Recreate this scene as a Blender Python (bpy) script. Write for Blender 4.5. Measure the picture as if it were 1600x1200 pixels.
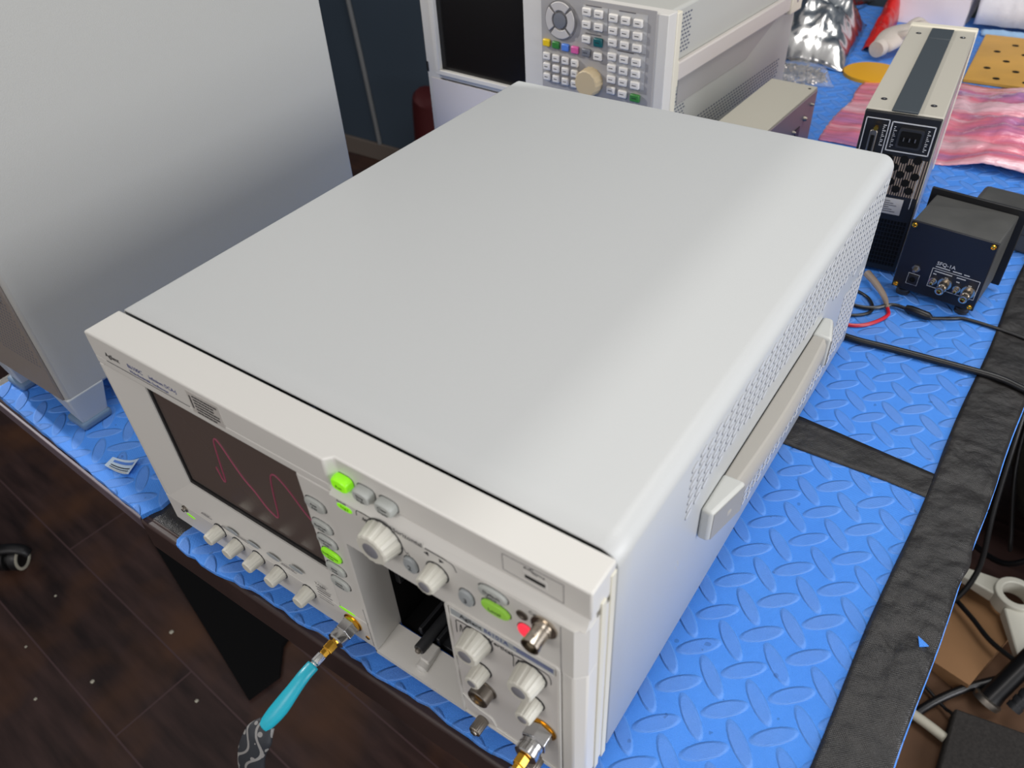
import bpy, bmesh, math, random
from mathutils import Vector, Matrix, noise
random.seed(7)
S = bpy.context.scene
C = S.collection
for o in list(bpy.data.objects): bpy.data.objects.remove(o)

# ------------------------------------------------------------------ camera
cam_d = bpy.data.cameras.new('camera'); cam = bpy.data.objects.new('camera', cam_d); C.objects.link(cam)
R_ = Vector((0.82350527, 0.56536145, -0.04696272)); U_ = Vector((-0.34136834, 0.55994697, 0.75493512)); F_ = Vector((-0.45310785, 0.60566147, -0.65411579))
M = Matrix((R_, U_, -F_)).transposed().to_4x4(); M.translation = Vector((0.5305851, -0.22213942, 0.54494312))
cam.matrix_world = M
cam_d.sensor_width = 36; cam_d.lens = 1.22224851 * 1000 / 1600 * 36
cam_d.clip_start = 0.02; cam_d.clip_end = 30
cam_d.dof.use_dof = True; cam_d.dof.focus_distance = 0.72; cam_d.dof.aperture_fstop = 9.0
S.camera = cam
# ------------------------------------------------------------------ world, lights, exposure
S.view_settings.view_transform = 'Standard'; S.view_settings.look = 'None'; S.view_settings.gamma = 1
S.view_settings.use_curve_mapping = False
S.view_settings.exposure = 0.24
w = bpy.data.worlds.new('room_air'); S.world = w; w.use_nodes = True
w.node_tree.nodes['Background'].inputs[0].default_value = (0.93, 0.90, 0.90, 1)
w.node_tree.nodes['Background'].inputs[1].default_value = 0.36

def lamp(name, kind, loc, target, energy, color, size=None, size_y=None):
    d = bpy.data.lights.new(name, kind); d.energy = energy; d.color = color
    if kind == 'AREA':
        d.shape = 'RECTANGLE'; d.size = size; d.size_y = size_y or size
    else:
        d.shadow_soft_size = size
    o = bpy.data.objects.new(name, d); C.objects.link(o); o.location = loc
    o.rotation_euler = (Vector(target) - Vector(loc)).to_track_quat('-Z', 'Y').to_euler()
    return o
lamp('ceiling_and_fill_light', 'AREA', (0.9, 1.0, 2.0), (0.5, 0.5, 0), 19, (1, 0.99, 0.965), 1.2, 1.2)
lamp('ceiling_and_fill_light', 'AREA', (0.2, -1.8, 1.6), (0.2, 0.1, 0), 13, (1, 0.95, 0.92), 1.2, 0.6)  # added fill that brightens the front faces, not a known ceiling panel
lamp('side_window_light', 'AREA', (2.4, 0.1, 0.55), (0.4, 0.3, 0.1), 30, (0.95, 0.96, 1.0), 1.2, 1.2)
sl = lamp('small_room_lamp', 'SPOT', (-1.7, 0.1, 1.12), (0.4, 0.25, 0.2), 92, (1, 0.98, 0.95), 0.03)
sl.data.spot_size = math.radians(44); sl.data.spot_blend = 0.3

# ------------------------------------------------------------------ materials
def srgb(c):
    return tuple((x/255/12.92 if x/255 <= .04045 else ((x/255+.055)/1.055)**2.4) for x in c)
def mat(name, c, rough=.5, metal=0, bump=0, bscale=400, spec=.5, emit=None, estr=1, var=0, vscale=8, alpha=None, trans=0, coat=0):
    m = bpy.data.materials.new(name); m.use_nodes = True; nt = m.node_tree; b = nt.nodes['Principled BSDF']
    col = srgb(c) + (1,)
    b.inputs['Base Color'].default_value = col; b.inputs['Roughness'].default_value = rough
    b.inputs['Metallic'].default_value = metal; b.inputs['Specular IOR Level'].default_value = spec
    b.inputs['Coat Weight'].default_value = coat
    b.inputs['Transmission Weight'].default_value = trans
    if alpha is not None: b.inputs['Alpha'].default_value = alpha
    if emit: b.inputs['Emission Color'].default_value = srgb(emit) + (1,); b.inputs['Emission Strength'].default_value = estr
    tc = nt.nodes.new('ShaderNodeTexCoord')
    if bump:
        n = nt.nodes.new('ShaderNodeTexNoise'); n.inputs['Scale'].default_value = bscale; n.inputs['Detail'].default_value = 3
        nt.links.new(tc.outputs['Object'], n.inputs['Vector'])
        bp = nt.nodes.new('ShaderNodeBump'); bp.inputs['Strength'].default_value = bump; bp.inputs['Distance'].default_value = .001
        nt.links.new(n.outputs['Fac'], bp.inputs['Height']); nt.links.new(bp.outputs['Normal'], b.inputs['Normal'])
    if var:
        n = nt.nodes.new('ShaderNodeTexNoise'); n.inputs['Scale'].default_value = vscale; n.inputs['Detail'].default_value = 6
        nt.links.new(tc.outputs['Object'], n.inputs['Vector'])
        r = nt.nodes.new('ShaderNodeValToRGB')
        r.color_ramp.elements[0].position = .3; r.color_ramp.elements[1].position = .7
        r.color_ramp.elements[0].color = tuple(x*(1-var) for x in col[:3]) + (1,)
        r.color_ramp.elements[1].color = tuple(min(1, x*(1+var)) for x in col[:3]) + (1,)
        nt.links.new(n.outputs['Fac'], r.inputs[0]); nt.links.new(r.outputs[0], b.inputs['Base Color'])
    return m
class NG:                                                    # tiny node helper for procedural patterns
    def __init__(s, m): s.nt = m.node_tree; s.b = s.nt.nodes['Principled BSDF']
    def math(s, op, a, b=None, c=None):
        n = s.nt.nodes.new('ShaderNodeMath'); n.operation = op
        for i, v in enumerate((a, b, c)):
            if v is None: continue
            if isinstance(v, (int, float)): n.inputs[i].default_value = v
            else: s.nt.links.new(v, n.inputs[i])
        return n.outputs[0]
    def xyz(s):
        t = s.nt.nodes.new('ShaderNodeTexCoord'); x = s.nt.nodes.new('ShaderNodeSeparateXYZ')
        s.nt.links.new(t.outputs['Object'], x.inputs[0]); return t.outputs['Object'], x.outputs[0], x.outputs[1], x.outputs[2]
    def noise(s, vec, scale, detail=3):
        n = s.nt.nodes.new('ShaderNodeTexNoise'); n.inputs['Scale'].default_value = scale; n.inputs['Detail'].default_value = detail
        s.nt.links.new(vec, n.inputs['Vector']); return n.outputs['Fac']
    def mix(s, f, a, b):
        n = s.nt.nodes.new('ShaderNodeMix'); n.data_type = 'RGBA'
        if isinstance(f, (int, float)): n.inputs[0].default_value = f
        else: s.nt.links.new(f, n.inputs[0])
        for i, v in ((6, a), (7, b)):
            if isinstance(v, tuple): n.inputs[i].default_value = v
            else: s.nt.links.new(v, n.inputs[i])
        return n.outputs[2]
    def bump(s, h, strength, dist):
        n = s.nt.nodes.new('ShaderNodeBump'); n.inputs['Strength'].default_value = strength; n.inputs['Distance'].default_value = dist
        s.nt.links.new(h, n.inputs['Height']); s.nt.links.new(n.outputs[0], s.b.inputs['Normal'])

def foam_material():
    m = mat('blue_foam', (60, 135, 238), .45, spec=.45); g = NG(m); v, x, y, z = g.xyz()
    def ell(x0, y0, sgn):
        a = g.math('SUBTRACT', g.math('FRACT', g.math('ADD', g.math('DIVIDE', g.math('SUBTRACT', x, x0), .0366), 50.5)), .5)
        b = g.math('SUBTRACT', g.math('FRACT', g.math('ADD', g.math('DIVIDE', g.math('SUBTRACT', y, y0), .0362), 50.5)), .5)
        p = g.math('MULTIPLY', g.math('ADD', a, g.math('MULTIPLY', b, sgn)), .7071*.0364)
        q = g.math('MULTIPLY', g.math('SUBTRACT', b, g.math('MULTIPLY', a, sgn)), .7071*.0364)
        d = g.math('ADD', g.math('POWER', g.math('ABSOLUTE', g.math('DIVIDE', p, .0165)), 2), g.math('POWER', g.math('ABSOLUTE', g.math('DIVIDE', q, .0056)), 2))
        return d
    d = g.math('MINIMUM', ell(.4445, .1494, 1), ell(.4627, .1313, -1))
    mr = g.nt.nodes.new('ShaderNodeMapRange'); mr.interpolation_type = 'SMOOTHSTEP'
    mr.inputs[1].default_value = 1.35; mr.inputs[2].default_value = .75; mr.inputs[3].default_value = 0; mr.inputs[4].default_value = 1
    g.nt.links.new(d, mr.inputs[0]); h = mr.outputs[0]
    wv = g.math('MULTIPLY', g.math('SINE', g.math('MULTIPLY', x, 4600)), g.math('SINE', g.math('MULTIPLY', y, 4600)))
    cr = g.noise(v, 13, 3)
    hh = g.math('ADD', g.math('ADD', g.math('MULTIPLY', h, 1.0), g.math('MULTIPLY', wv, .10)), g.math('ADD', g.math('MULTIPLY', cr, .9), g.math('MULTIPLY', g.noise(v, 60, 6), .9)))
    g.bump(hh, 1.0, .0016)
    rim = g.math('MULTIPLY', h, g.math('SUBTRACT', 1, h))
    n2 = g.noise(v, 9, 5)
    wv2 = g.math('ADD', .5, g.math('MULTIPLY', wv, .5))
    base = g.mix(n2, srgb((68, 142, 244)) + (1,), srgb((84, 158, 250)) + (1,))
    f = g.math('MULTIPLY', h, g.math('MULTIPLY', g.noise(v, 14, 2), .6))
    c = g.mix(f, base, srgb((120, 150, 205)) + (1,))
    rm = g.math('MINIMUM', 1, g.math('MULTIPLY', rim, 2.2))
    c = g.mix(rm, c, srgb((112, 168, 250)) + (1,))
    c = g.mix(g.math('MULTIPLY', wv2, .14), c, srgb((30, 88, 190)) + (1,))
    sp = g.math('GREATER_THAN', g.noise(v, 70, 2), .72)
    c = g.mix(g.math('MULTIPLY', sp, .35), c, srgb((30, 60, 120)) + (1,))
    g.nt.links.new(c, g.b.inputs['Base Color'])
    return m
def wood_floor_material():
    m = mat('dark_laminate', (60, 42, 40), .28, spec=.32); g = NG(m); v, x, y, z = g.xyz()
    # planks run along local x
    row = g.math('DIVIDE', g.math('ADD', y, .0101), .158); rid = g.math('FLOOR', row); fr = g.math('FRACT', row)
    col = g.math('DIVIDE', g.math('ADD', g.math('ADD', x, .93), g.math('MULTIPLY', rid, .47)), 1.2); cid = g.math('FLOOR', col); cf = g.math('FRACT', col)
    wn = g.nt.nodes.new('ShaderNodeTexWhiteNoise'); cb = g.nt.nodes.new('ShaderNodeCombineXYZ')
    g.nt.links.new(rid, cb.inputs[0]); g.nt.links.new(cid, cb.inputs[1]); g.nt.links.new(cb.outputs[0], wn.inputs['Vector'])
    mp = g.nt.nodes.new('ShaderNodeMapping'); mp.inputs['Scale'].default_value = (2.2, 14, 1); g.nt.links.new(v, mp.inputs['Vector'])
    n = g.noise(mp.outputs[0], 2.5, 8)
    f = g.math('ADD', g.math('MULTIPLY', g.math('SUBTRACT', n, .35), 1.6), g.math('MULTIPLY', wn.outputs[0], .35))
    c = g.mix(f, srgb((32, 22, 21)) + (1,), srgb((78, 58, 54)) + (1,))
    big = g.math('MULTIPLY', g.math('MAXIMUM', 0, g.math('SUBTRACT', g.noise(v, 4.5, 3), .48)), 4)
    c = g.mix(g.math('MINIMUM', .8, big), c, srgb((84, 56, 38)) + (1,))
    seam = g.math('MAXIMUM', g.math('LESS_THAN', fr, .020), g.math('LESS_THAN', cf, .003))
    c = g.mix(seam, c, srgb((78, 60, 60)) + (1,))
    g.nt.links.new(c, g.b.inputs['Base Color'])
    g.bump(g.math('SUBTRACT', n, g.math('MULTIPLY', seam, 1.5)), .25, .002)
    g.b.inputs['Roughness'].default_value = .36
    return m
def tape_material():
    m = mat('black_gaffer_tape', (44, 43, 44), .36, spec=.5); g = NG(m); v, x, y, z = g.xyz()
    wv = g.math('MULTIPLY', g.math('SINE', g.math('MULTIPLY', x, 3500)), g.math('SINE', g.math('MULTIPLY', y, 3500)))
    n = g.noise(v, 28, 5); hh = g.math('ADD', g.math('MULTIPLY', n, 3.2), g.math('MULTIPLY', wv, .06)); g.bump(hh, 1, .0016)
    c = g.mix(g.noise(v, 45, 6), srgb((20, 20, 21)) + (1,), srgb((50, 47, 45)) + (1,)); g.nt.links.new(c, g.b.inputs['Base Color'])
    return m
def sleeve_material():
    m = mat('printed_sleeve', (35, 37, 42), .6); g = NG(m); v, x, y, z = g.xyz()
    vo = g.nt.nodes.new('ShaderNodeTexVoronoi'); vo.inputs['Scale'].default_value = 150; g.nt.links.new(v, vo.inputs['Vector'])
    dots = g.math('LESS_THAN', vo.outputs['Distance'], .3)
    wa = g.nt.nodes.new('ShaderNodeTexWave'); wa.inputs['Scale'].default_value = 38; wa.inputs['Distortion'].default_value = 9; wa.inputs['Detail'].default_value = 0
    g.nt.links.new(v, wa.inputs['Vector']); ln = g.math('LESS_THAN', wa.outputs['Fac'], .1)
    f = g.math('MULTIPLY', g.math('MAXIMUM', dots, ln), 1)
    c = g.mix(f, srgb((34, 37, 43)) + (1,), srgb((128, 126, 124)) + (1,)); g.nt.links.new(c, g.b.inputs['Base Color'])
    return m
def pink_material():
    m = mat('pink_film', (230, 140, 165), .24, spec=.8); g = NG(m); v, x, y, z = g.xyz()
    mp = g.nt.nodes.new('ShaderNodeMapping'); mp.inputs['Scale'].default_value = (2.2, 12, 1); mp.inputs['Rotation'].default_value = (0, 0, .15); g.nt.links.new(v, mp.inputs['Vector'])
    n = g.noise(mp.outputs[0], 1.6, 4); rr = g.nt.nodes.new('ShaderNodeValToRGB'); e = rr.color_ramp.elements
    e[0].position = .36; e[0].color = srgb((176, 122, 172)) + (1,); e[1].position = .64; e[1].color = srgb((238, 190, 200)) + (1,)
    q = e.new(.50); q.color = srgb((228, 120, 140)) + (1,)
    g.nt.links.new(n, rr.inputs[0]); g.nt.links.new(rr.outputs[0], g.b.inputs['Base Color'])
    g.bump(g.math('ADD', g.noise(mp.outputs[0], 5, 4), g.math('MULTIPLY', g.noise(v, 30, 3), .4)), 1, .006)
    g.b.inputs['Coat Weight'].default_value = .6; g.b.inputs['Coat Roughness'].default_value = .1
    return m
MT = dict(
 foam=foam_material(), floor=wood_floor_material(), tape=tape_material(), sleeve=sleeve_material(),
 cover=mat('painted_steel', (196, 198, 197), .42, bump=.12, bscale=900),
 bezel=mat('moulded_plastic', (214, 212, 206), .45, bump=.05, bscale=900),
 trim=mat('cream_trim', (216, 212, 196), .5),
 panel=mat('panel_plastic', (206, 203, 199), .5),
 overlay=mat('panel_overlay', (178, 177, 176), .45),
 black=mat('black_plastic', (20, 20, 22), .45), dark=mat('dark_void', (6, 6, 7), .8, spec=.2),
 guide=mat('guide_plastic', (40, 41, 44), .4),
 knob=mat('knob_ivory', (214, 212, 200), .45), knobcap=mat('knob_cap_grey', (128, 128, 134), .5),
 key=mat('key_grey', (186, 190, 185), .35), keyd=mat('key_mid', (166, 172, 174), .4),
 green=mat('lit_green', (150, 220, 50), .3, emit=(120, 215, 30), estr=.30), greenl=mat('lit_lime', (150, 230, 40), .3, emit=(130, 235, 20), estr=.35),
 greens=mat('lit_soft_green', (150, 200, 80), .35, emit=(120, 190, 40), estr=.18),
 red=mat('lit_red', (240, 70, 85), .3, emit=(255, 50, 75), estr=.5),
 ink=mat('black_ink', (28, 28, 34), .6), blueink=mat('blue_ink', (60, 72, 130), .6), greyink=mat('grey_ink', (96, 94, 98), .6),
 white_ink=mat('white_ink', (190, 192, 195), .6), label=mat('label_paper', (188, 184, 178), .5),
 glass=mat('display_glass', (92, 81, 76), .2, spec=.7), trace=mat('display_trace', (135, 66, 84), .4, emit=(150, 60, 90), estr=.1),
 nickel=mat('nickel', (196, 186, 172), .22, metal=1), steel=mat('bright_steel', (205, 205, 205), .18, metal=1),
 gold=mat('gold_plate', (235, 180, 70), .22, metal=1), satin=mat('satin_steel', (150, 143, 134), .4, metal=1),
 teal=mat('teal_shrink', (35, 168, 190), .35, bump=.4, bscale=90), 
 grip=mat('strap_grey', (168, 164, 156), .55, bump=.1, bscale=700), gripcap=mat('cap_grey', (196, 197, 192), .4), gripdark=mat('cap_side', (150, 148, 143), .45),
 slot=mat('slot_shadow', (96, 100, 112), .6), slotl=mat('slot_lip', (206, 208, 212), .45),
 tower=mat('tower_paint', (172, 172, 168), .5, bump=.15, bscale=700), towerf=mat('tower_front', (132, 124, 118), .55, bump=.5, bscale=500),
 foot=mat('grey_foot', (170, 176, 182), .5), rubber=mat('rubber_blue_grey', (96, 122, 150), .6),
 ana=mat('analyser_paint', (178, 178, 172), .5, bump=.1, bscale=700), anab=mat('analyser_bezel', (205, 202, 196), .5), anap=mat('analyser_panel', (160, 157, 155), .5),
 anal=mat('analyser_lower', (204, 198, 196), .5), anah=mat('analyser_handle', (196, 189, 183), .5),
 screen=mat('dark_screen', (10, 8, 9), .25), akey=mat('pale_key', (215, 211, 205), .45), ring=mat('ring_grey', (122, 120, 120), .4), rkey=mat('ring_key', (186, 182, 179), .4),
 yellow=mat('yellow_key', (225, 190, 20), .4), kgreen=mat('green_key', (50, 120, 50), .4), kblue=mat('blue_key', (80, 125, 205), .4), kpink=mat('pink_key', (205, 90, 150), .4), kteal=mat('teal_key', (12, 84, 88), .4), kgrey=mat('grey_key', (110, 112, 118), .4),
 tan=mat('tan_knob', (190, 172, 138), .5),
 beige=mat('beige_case', (190, 186, 172), .5), mauve=mat('mauve_panel', (140, 128, 135), .4),
 pstop=mat('champagne_case', (176, 172, 160), .5), psend=mat('ivory_frame', (214, 208, 190), .5), strap=mat('charcoal_strap', (58, 65, 70), .5), psside=mat('grey_side', (168, 164, 166), .3, metal=.4),
 navy=mat('anodised_navy', (17, 18, 26), .42), boxtop=mat('dusty_black_lid', (66, 66, 64), .55, var=.2, vscale=25),
 cable=mat('cable_black', (18, 18, 20), .35), cablered=mat('cable_red', (190, 25, 45), .35), cablegrey=mat('cable_tan', (140, 124, 110), .5),
 slate=mat('slate_wall', (62, 76, 90), .6, var=.08, vscale=2), skirting=mat('skirting', (110, 100, 92), .6), seam=mat('pale_seam', (120, 122, 124), .5),
 wood=mat('bench_wood', (52, 36, 33), .5, var=.25, vscale=14), bedge=mat('bench_edge_band', (98, 86, 94), .5, var=.2, vscale=30),
 foil=mat('antistatic_film', (232, 232, 230), .24, metal=1, bump=.7, bscale=24), pink=pink_material(),
 clear=mat('clear_film', (200, 205, 215), .15, alpha=.16), redfilm=mat('red_film', (200, 30, 25), .3, bump=.5, bscale=40), foam_w=mat('packing_foam', (236, 224, 222), .9, bump=.3, bscale=60), wrap=mat('bubble_wrap', (222, 220, 224), .3, bump=.9, bscale=50),
 redd=mat('dark_red_film', (120, 22, 24), .3, bump=.5, bscale=40),
 fluff=mat('knitted_glove', (200, 190, 180), .95, bump=1, bscale=140), amber=mat('amber_board', (205, 155, 65), .5, var=.12, vscale=12), yellowd=mat('yellow_disc', (225, 165, 30), .5), cyan=mat('pale_blue_cloth', (150, 185, 220), .8, bump=.8, bscale=80),
 card=mat('cardboard', (148, 110, 74), .8, var=.1), kraft=mat('old_cardboard', (92, 64, 42), .8, var=.3, vscale=7),
 bracket=mat('ivory_cast_plastic', (205, 203, 190), .5), carpet=mat('charcoal_felt', (42, 39, 37), .95, bump=1, bscale=260, var=.3, vscale=200),
 bag=mat('black_bag', (44, 45, 40), .5, bump=.6, bscale=18, var=.3, vscale=6), chrome=mat('chrome', (210, 210, 210), .12, metal=1), tread=mat('caster_black', (18, 18, 18), .4), cream=mat('cream_ring', (176, 172, 156), .5),
 sticker=mat('holographic_sticker', (185, 205, 225), .3), maroon=mat('maroon_plastic', (70, 18, 20), .5), scrape=mat('pale_scratch', (216, 214, 206), .5),
)

# ------------------------------------------------------------------ mesh helpers
def link(name, me, m, parent=None):
    o = bpy.data.objects.new(name, me); C.objects.link(o)
    for x in (m if isinstance(m, (list, tuple)) else [m]): me.materials.append(MT[x] if isinstance(x, str) else x)
    if parent: o.parent = parent; o.matrix_parent_inverse = Matrix.Translation(-Vector(parent.location)) if parent.rotation_euler[2] == 0 and not parent.parent else Matrix()
    return o
def obj(name, bm, m, parent=None, bevel=0, smooth=True, seg=2, local=False, angle=35, sub=0):
    bmesh.ops.recalc_face_normals(bm, faces=bm.faces)
    me = bpy.data.meshes.new(name); bm.to_mesh(me); bm.free()
    o = link(name, me, m, None)
    if parent:
        o.parent = parent
        if not local: o.matrix_parent_inverse = world_of(parent).inverted()
    if bevel:
        b = o.modifiers.new('edge', 'BEVEL'); b.width = bevel; b.segments = seg; b.limit_method = 'ANGLE'; b.angle_limit = math.radians(40)
    if sub:
        b = o.modifiers.new('soft', 'SUBSURF'); b.levels = sub; b.render_levels = sub
    if smooth:
        for p in me.polygons: p.use_smooth = True
        me.set_sharp_from_angle(angle=math.radians(angle))
    return o
def world_of(o):
    m = Matrix.LocRotScale(o.location, o.rotation_euler, None)
    if o.parent: m = world_of(o.parent) @ o.matrix_parent_inverse @ m
    return m
def thing(name, label, cat, loc=(0, 0, 0), rz=0, group=None):
    o = bpy.data.objects.new(name, None); C.objects.link(o); o.location = loc; o.rotation_euler = (0, 0, rz); o.empty_display_size = .02
    return tag(o, label, cat, group)
def tag(o, label, cat, group=None, kind=None):
    o['label'] = label; o['category'] = cat
    if group: o['group'] = group
    if kind: o['kind'] = kind
    return o
def struct(o, label=None):
    o['kind'] = 'structure'
    if label: o['label'] = label
    return o
def B(): return bmesh.new()
def bx(bm, x0, x1, y0, y1, z0, z1):
    return hexa(bm, [(x0,y0,z0),(x1,y0,z0),(x1,y1,z0),(x0,y1,z0),(x0,y0,z1),(x1,y0,z1),(x1,y1,z1),(x0,y1,z1)])
def hexa(bm, p):
    v = [bm.verts.new(q) for q in p]
    for f in ((0,1,2,3),(4,5,6,7),(0,1,5,4),(1,2,6,5),(2,3,7,6),(3,0,4,7)): bm.faces.new([v[i] for i in f])
    return v
def frame_of(axis):
    a = Vector(axis).normalized(); t = Vector((0, 0, 1)) if abs(a.z) < .9 else Vector((1, 0, 0))
    u = a.cross(t).normalized(); return a, u, a.cross(u)
def lathe(bm, o, axis, prof, n=24, phase=0, fl=None):
    """prof = [(distance along axis, radius)]; fl(angle, i) scales the radius"""
    a, u, v = frame_of(axis); o = Vector(o); rings = []
    for i, (d, r) in enumerate(prof):
        ring = []
        for k in range(n):
            t = 2*math.pi*(k+phase)/n; rr = r*(fl(t, i) if fl else 1)
            ring.append(bm.verts.new(o + a*d + u*(rr*math.cos(t)) + v*(rr*math.sin(t))))
        rings.append(ring)
    for r0, r1 in zip(rings, rings[1:]):
        for k in range(n): bm.faces.new((r0[k], r0[(k+1) % n], r1[(k+1) % n], r1[k]))
    bm.faces.new(rings[0][::-1]); bm.faces.new(rings[-1])
def tube(bm, pts, r, n=10, smooth=6, flat=1, up=None):
    P = [Vector(p) for p in pts]; Q = []
    if smooth and len(P) > 2:
        E = [2*P[0]-P[1]] + P + [2*P[-1]-P[-2]]
        for i in range(1, len(E)-2):
            for k in range(smooth):
                t = k/smooth; a, b, c, d = E[i-1], E[i], E[i+1], E[i+2]
                Q.append(.5*((2*b)+(c-a)*t+(2*a-5*b+4*c-d)*t*t+(3*b-a-3*c+d)*t**3))
        Q.append(P[-1])
    else: Q = P
    prev = None; rings = []
    for i, p in enumerate(Q):
        t = (Q[min(i+1, len(Q)-1)] - Q[max(i-1, 0)]).normalized()
        if prev is None: u = Vector(up) if up else frame_of(t)[1]
        else: u = prev
        u = (u - t*u.dot(t)).normalized(); prev = u; v = t.cross(u)
        rr = r(i/(len(Q)-1)) if callable(r) else r
        rings.append([bm.verts.new(p + u*(rr*math.cos(2*math.pi*k/n)) + v*(rr*flat*math.sin(2*math.pi*k/n))) for k in range(n)])
    for r0, r1 in zip(rings, rings[1:]):
        for k in range(n): bm.faces.new((r0[k], r0[(k+1) % n], r1[(k+1) % n], r1[k]))
    bm.faces.new(rings[0][::-1]); bm.faces.new(rings[-1])
def prism(bm, poly, h0, h1, plane='xy'):
    f = {'xy': lambda a, b, h: (a, b, h), 'xz': lambda a, b, h: (a, h, b), 'yz': lambda a, b, h: (h, a, b)}[plane]
    lo = [bm.verts.new(f(a, b, h0)) for a, b in poly]; hi = [bm.verts.new(f(a, b, h1)) for a, b in poly]; n = len(poly)
    bm.faces.new(lo[::-1]); bm.faces.new(hi)
    for k in range(n): bm.faces.new((lo[k], lo[(k+1) % n], hi[(k+1) % n], hi[k]))
def ellipse(cx, cz, a, b, n=24, rot=0, pw=2):
    out = []
    for k in range(n):
        t = 2*math.pi*k/n; c, s = math.cos(t), math.sin(t)
        x = a*math.copysign(abs(c)**(2/pw), c); z = b*math.copysign(abs(s)**(2/pw), s)
        out.append((cx + x*math.cos(rot) - z*math.sin(rot), cz + x*math.sin(rot) + z*math.cos(rot)))
    return out
def rrect(x0, x1, z0, z1, r, n=4):
    out = []
    for cx, cz, a0 in ((x1-r, z1-r, 0), (x0+r, z1-r, 90), (x0+r, z0+r, 180), (x1-r, z0+r, 270)):
        for k in range(n+1):
            a = math.radians(a0 + 90*k/n); out.append((cx+r*math.cos(a), cz+r*math.sin(a)))
    return out
def sheet(bm, xs, ys, zf, jit=0):
    g = [[bm.verts.new((x + random.uniform(-jit, jit), y + random.uniform(-jit, jit), zf(x, y))) for x in xs] for y in ys]
    for j in range(len(ys)-1):
        for i in range(len(xs)-1): bm.faces.new((g[j][i], g[j][i+1], g[j+1][i+1], g[j+1][i]))
    return g
def lin(a, b, n): return [a+(b-a)*k/(n-1) for k in range(n)]
def text(name, s, x, y, z, size, m, parent, rot=(math.pi/2, 0, 0), align='CENTER', depth=.00006, shear=0, local=False, sx=1, bold=0):
    cu = bpy.data.curves.new(name, 'FONT'); cu.body = s; cu.size = size; cu.align_x = align; cu.align_y = 'CENTER'; cu.extrude = depth; cu.shear = shear; cu.resolution_u = 2; cu.offset = bold
    t = bpy.data.objects.new(name, cu); C.objects.link(t)
    dg = bpy.context.evaluated_depsgraph_get(); dg.update()
    me = bpy.data.meshes.new_from_object(t.evaluated_get(dg)); bpy.data.objects.remove(t); bpy.data.curves.remove(cu)
    me.transform(Matrix.Diagonal((sx, 1, 1, 1)))
    o = bpy.data.objects.new(name, me); C.objects.link(o); me.materials.clear(); me.materials.append(MT[m])
    T = Matrix.LocRotScale(Vector((x, y, z)), __import__('mathutils').Euler(rot), None)
    if parent is not None:
        o.parent = parent
        if not local: o.matrix_parent_inverse = world_of(parent).inverted()
    o.location = (x, y, z); o.rotation_euler = rot
    return o

# ================================================================== room shell
FZ = -0.81
bm = B(); bx(bm, -3.6, 3.2, -2.6, 2.6, -.05, 0)
fl = struct(obj('floor', bm, 'floor', smooth=False)); fl.location = (0, 0, FZ); fl.rotation_euler = (0, 0, math.radians(-4.6))
bm = B(); bx(bm, -3.4, 3.2, 1.90, 1.98, FZ, 2.3); struct(obj('wall_back', bm, 'slate', smooth=False))
bm = B(); bx(bm, -3.4, -3.3, -2.2, 1.9, FZ, 2.3); struct(obj('wall_left', bm, 'slate', smooth=False))
bm = B(); bx(bm, -3.3, 3.2, 1.885, 1.8995, FZ, FZ+.07); struct(obj('baseboard_back', bm, 'skirting', bevel=.003))
bm = B(); tube(bm, [(-1.78, 1.893, .75), (-1.72, 1.893, .4), (-1.69, 1.893, 0), (-1.655, 1.893, -.4), (-1.63, 1.893, FZ+.07)], .0085, 8)
struct(obj('trim_1', bm, 'seam'), 'pale grey conduit strip running down the slate wall')
bm = B(); tube(bm, [(-1.27, 1.80, FZ), (-1.26, 1.80, FZ+.2), (-1.25, 1.80, FZ+.33), (-1.24, 1.80, FZ+.36)], lambda t: .07 if t < .8 else .07*(1-t)*4.5+.01, 16)
tag(obj('fire_extinguisher', bm, 'maroon'), 'dark red rounded cylinder standing on floor behind the analyser', 'fire extinguisher')

# ================================================================== bench, mats, tape
def edge_x(y): return .5905 + .0302*y + .0006*math.sin(y*37)
def front_y(x): return -.0405 - .008*math.exp(-((x-.03)/.06)**2) + .0011*math.sin(x*70) + .0007*math.sin(x*171+1)
b = thing('workbench', 'dark wood workbench topped with blue foam mats', 'workbench', (.1, .9, FZ))
bm = B(); prism(bm, [(-.371, -.024), (-.05, -.041), (.586, -.038), (.642, 1.82), (-.345, 1.82), (-.345, .46), (-.371, .46)], -.035, -.0172); obj('tabletop', bm, 'wood', b, bevel=.002)
bm = B(); hexa(bm, [(-.375, -.0270, -.0345), (-.05, -.0450, -.0345), (-.05, -.0412, -.0345), (-.371, -.0241, -.0345), (-.375, -.0270, -.0172), (-.05, -.0450, -.0172), (-.05, -.0412, -.0172), (-.371, -.0241, -.0172)]); obj('edge_band', bm, 'bedge', b, bevel=.0008)
bm = B(); bx(bm, -.05, .585, -.046, -.030, -.058, -.0178); obj('front_apron', bm, 'wood', b, bevel=.003)
for lx, ly in ((-.30, .50), (.5, .55), (-.30, 1.7), (.56, 1.7)):
    bm = B(); bx(bm, lx-.025, lx+.025, ly-.025, ly+.025, FZ, -.035); obj('leg', bm, 'black', b, bevel=.003)
def mat_piece(poly, label, top=-.012):
    bm = B(); prism(bm, poly, -.0172, top)
    return tag(obj('foam_mat', bm, 'foam', bevel=.001, seg=2), label, 'foam mat')
rag = []
for k in range(60):
    x = .0165 + (.588-.0165)*k/59; rag.append((x, front_y(x) + (random.uniform(-.0012, .0012) if x < .3 else 0)))
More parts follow.
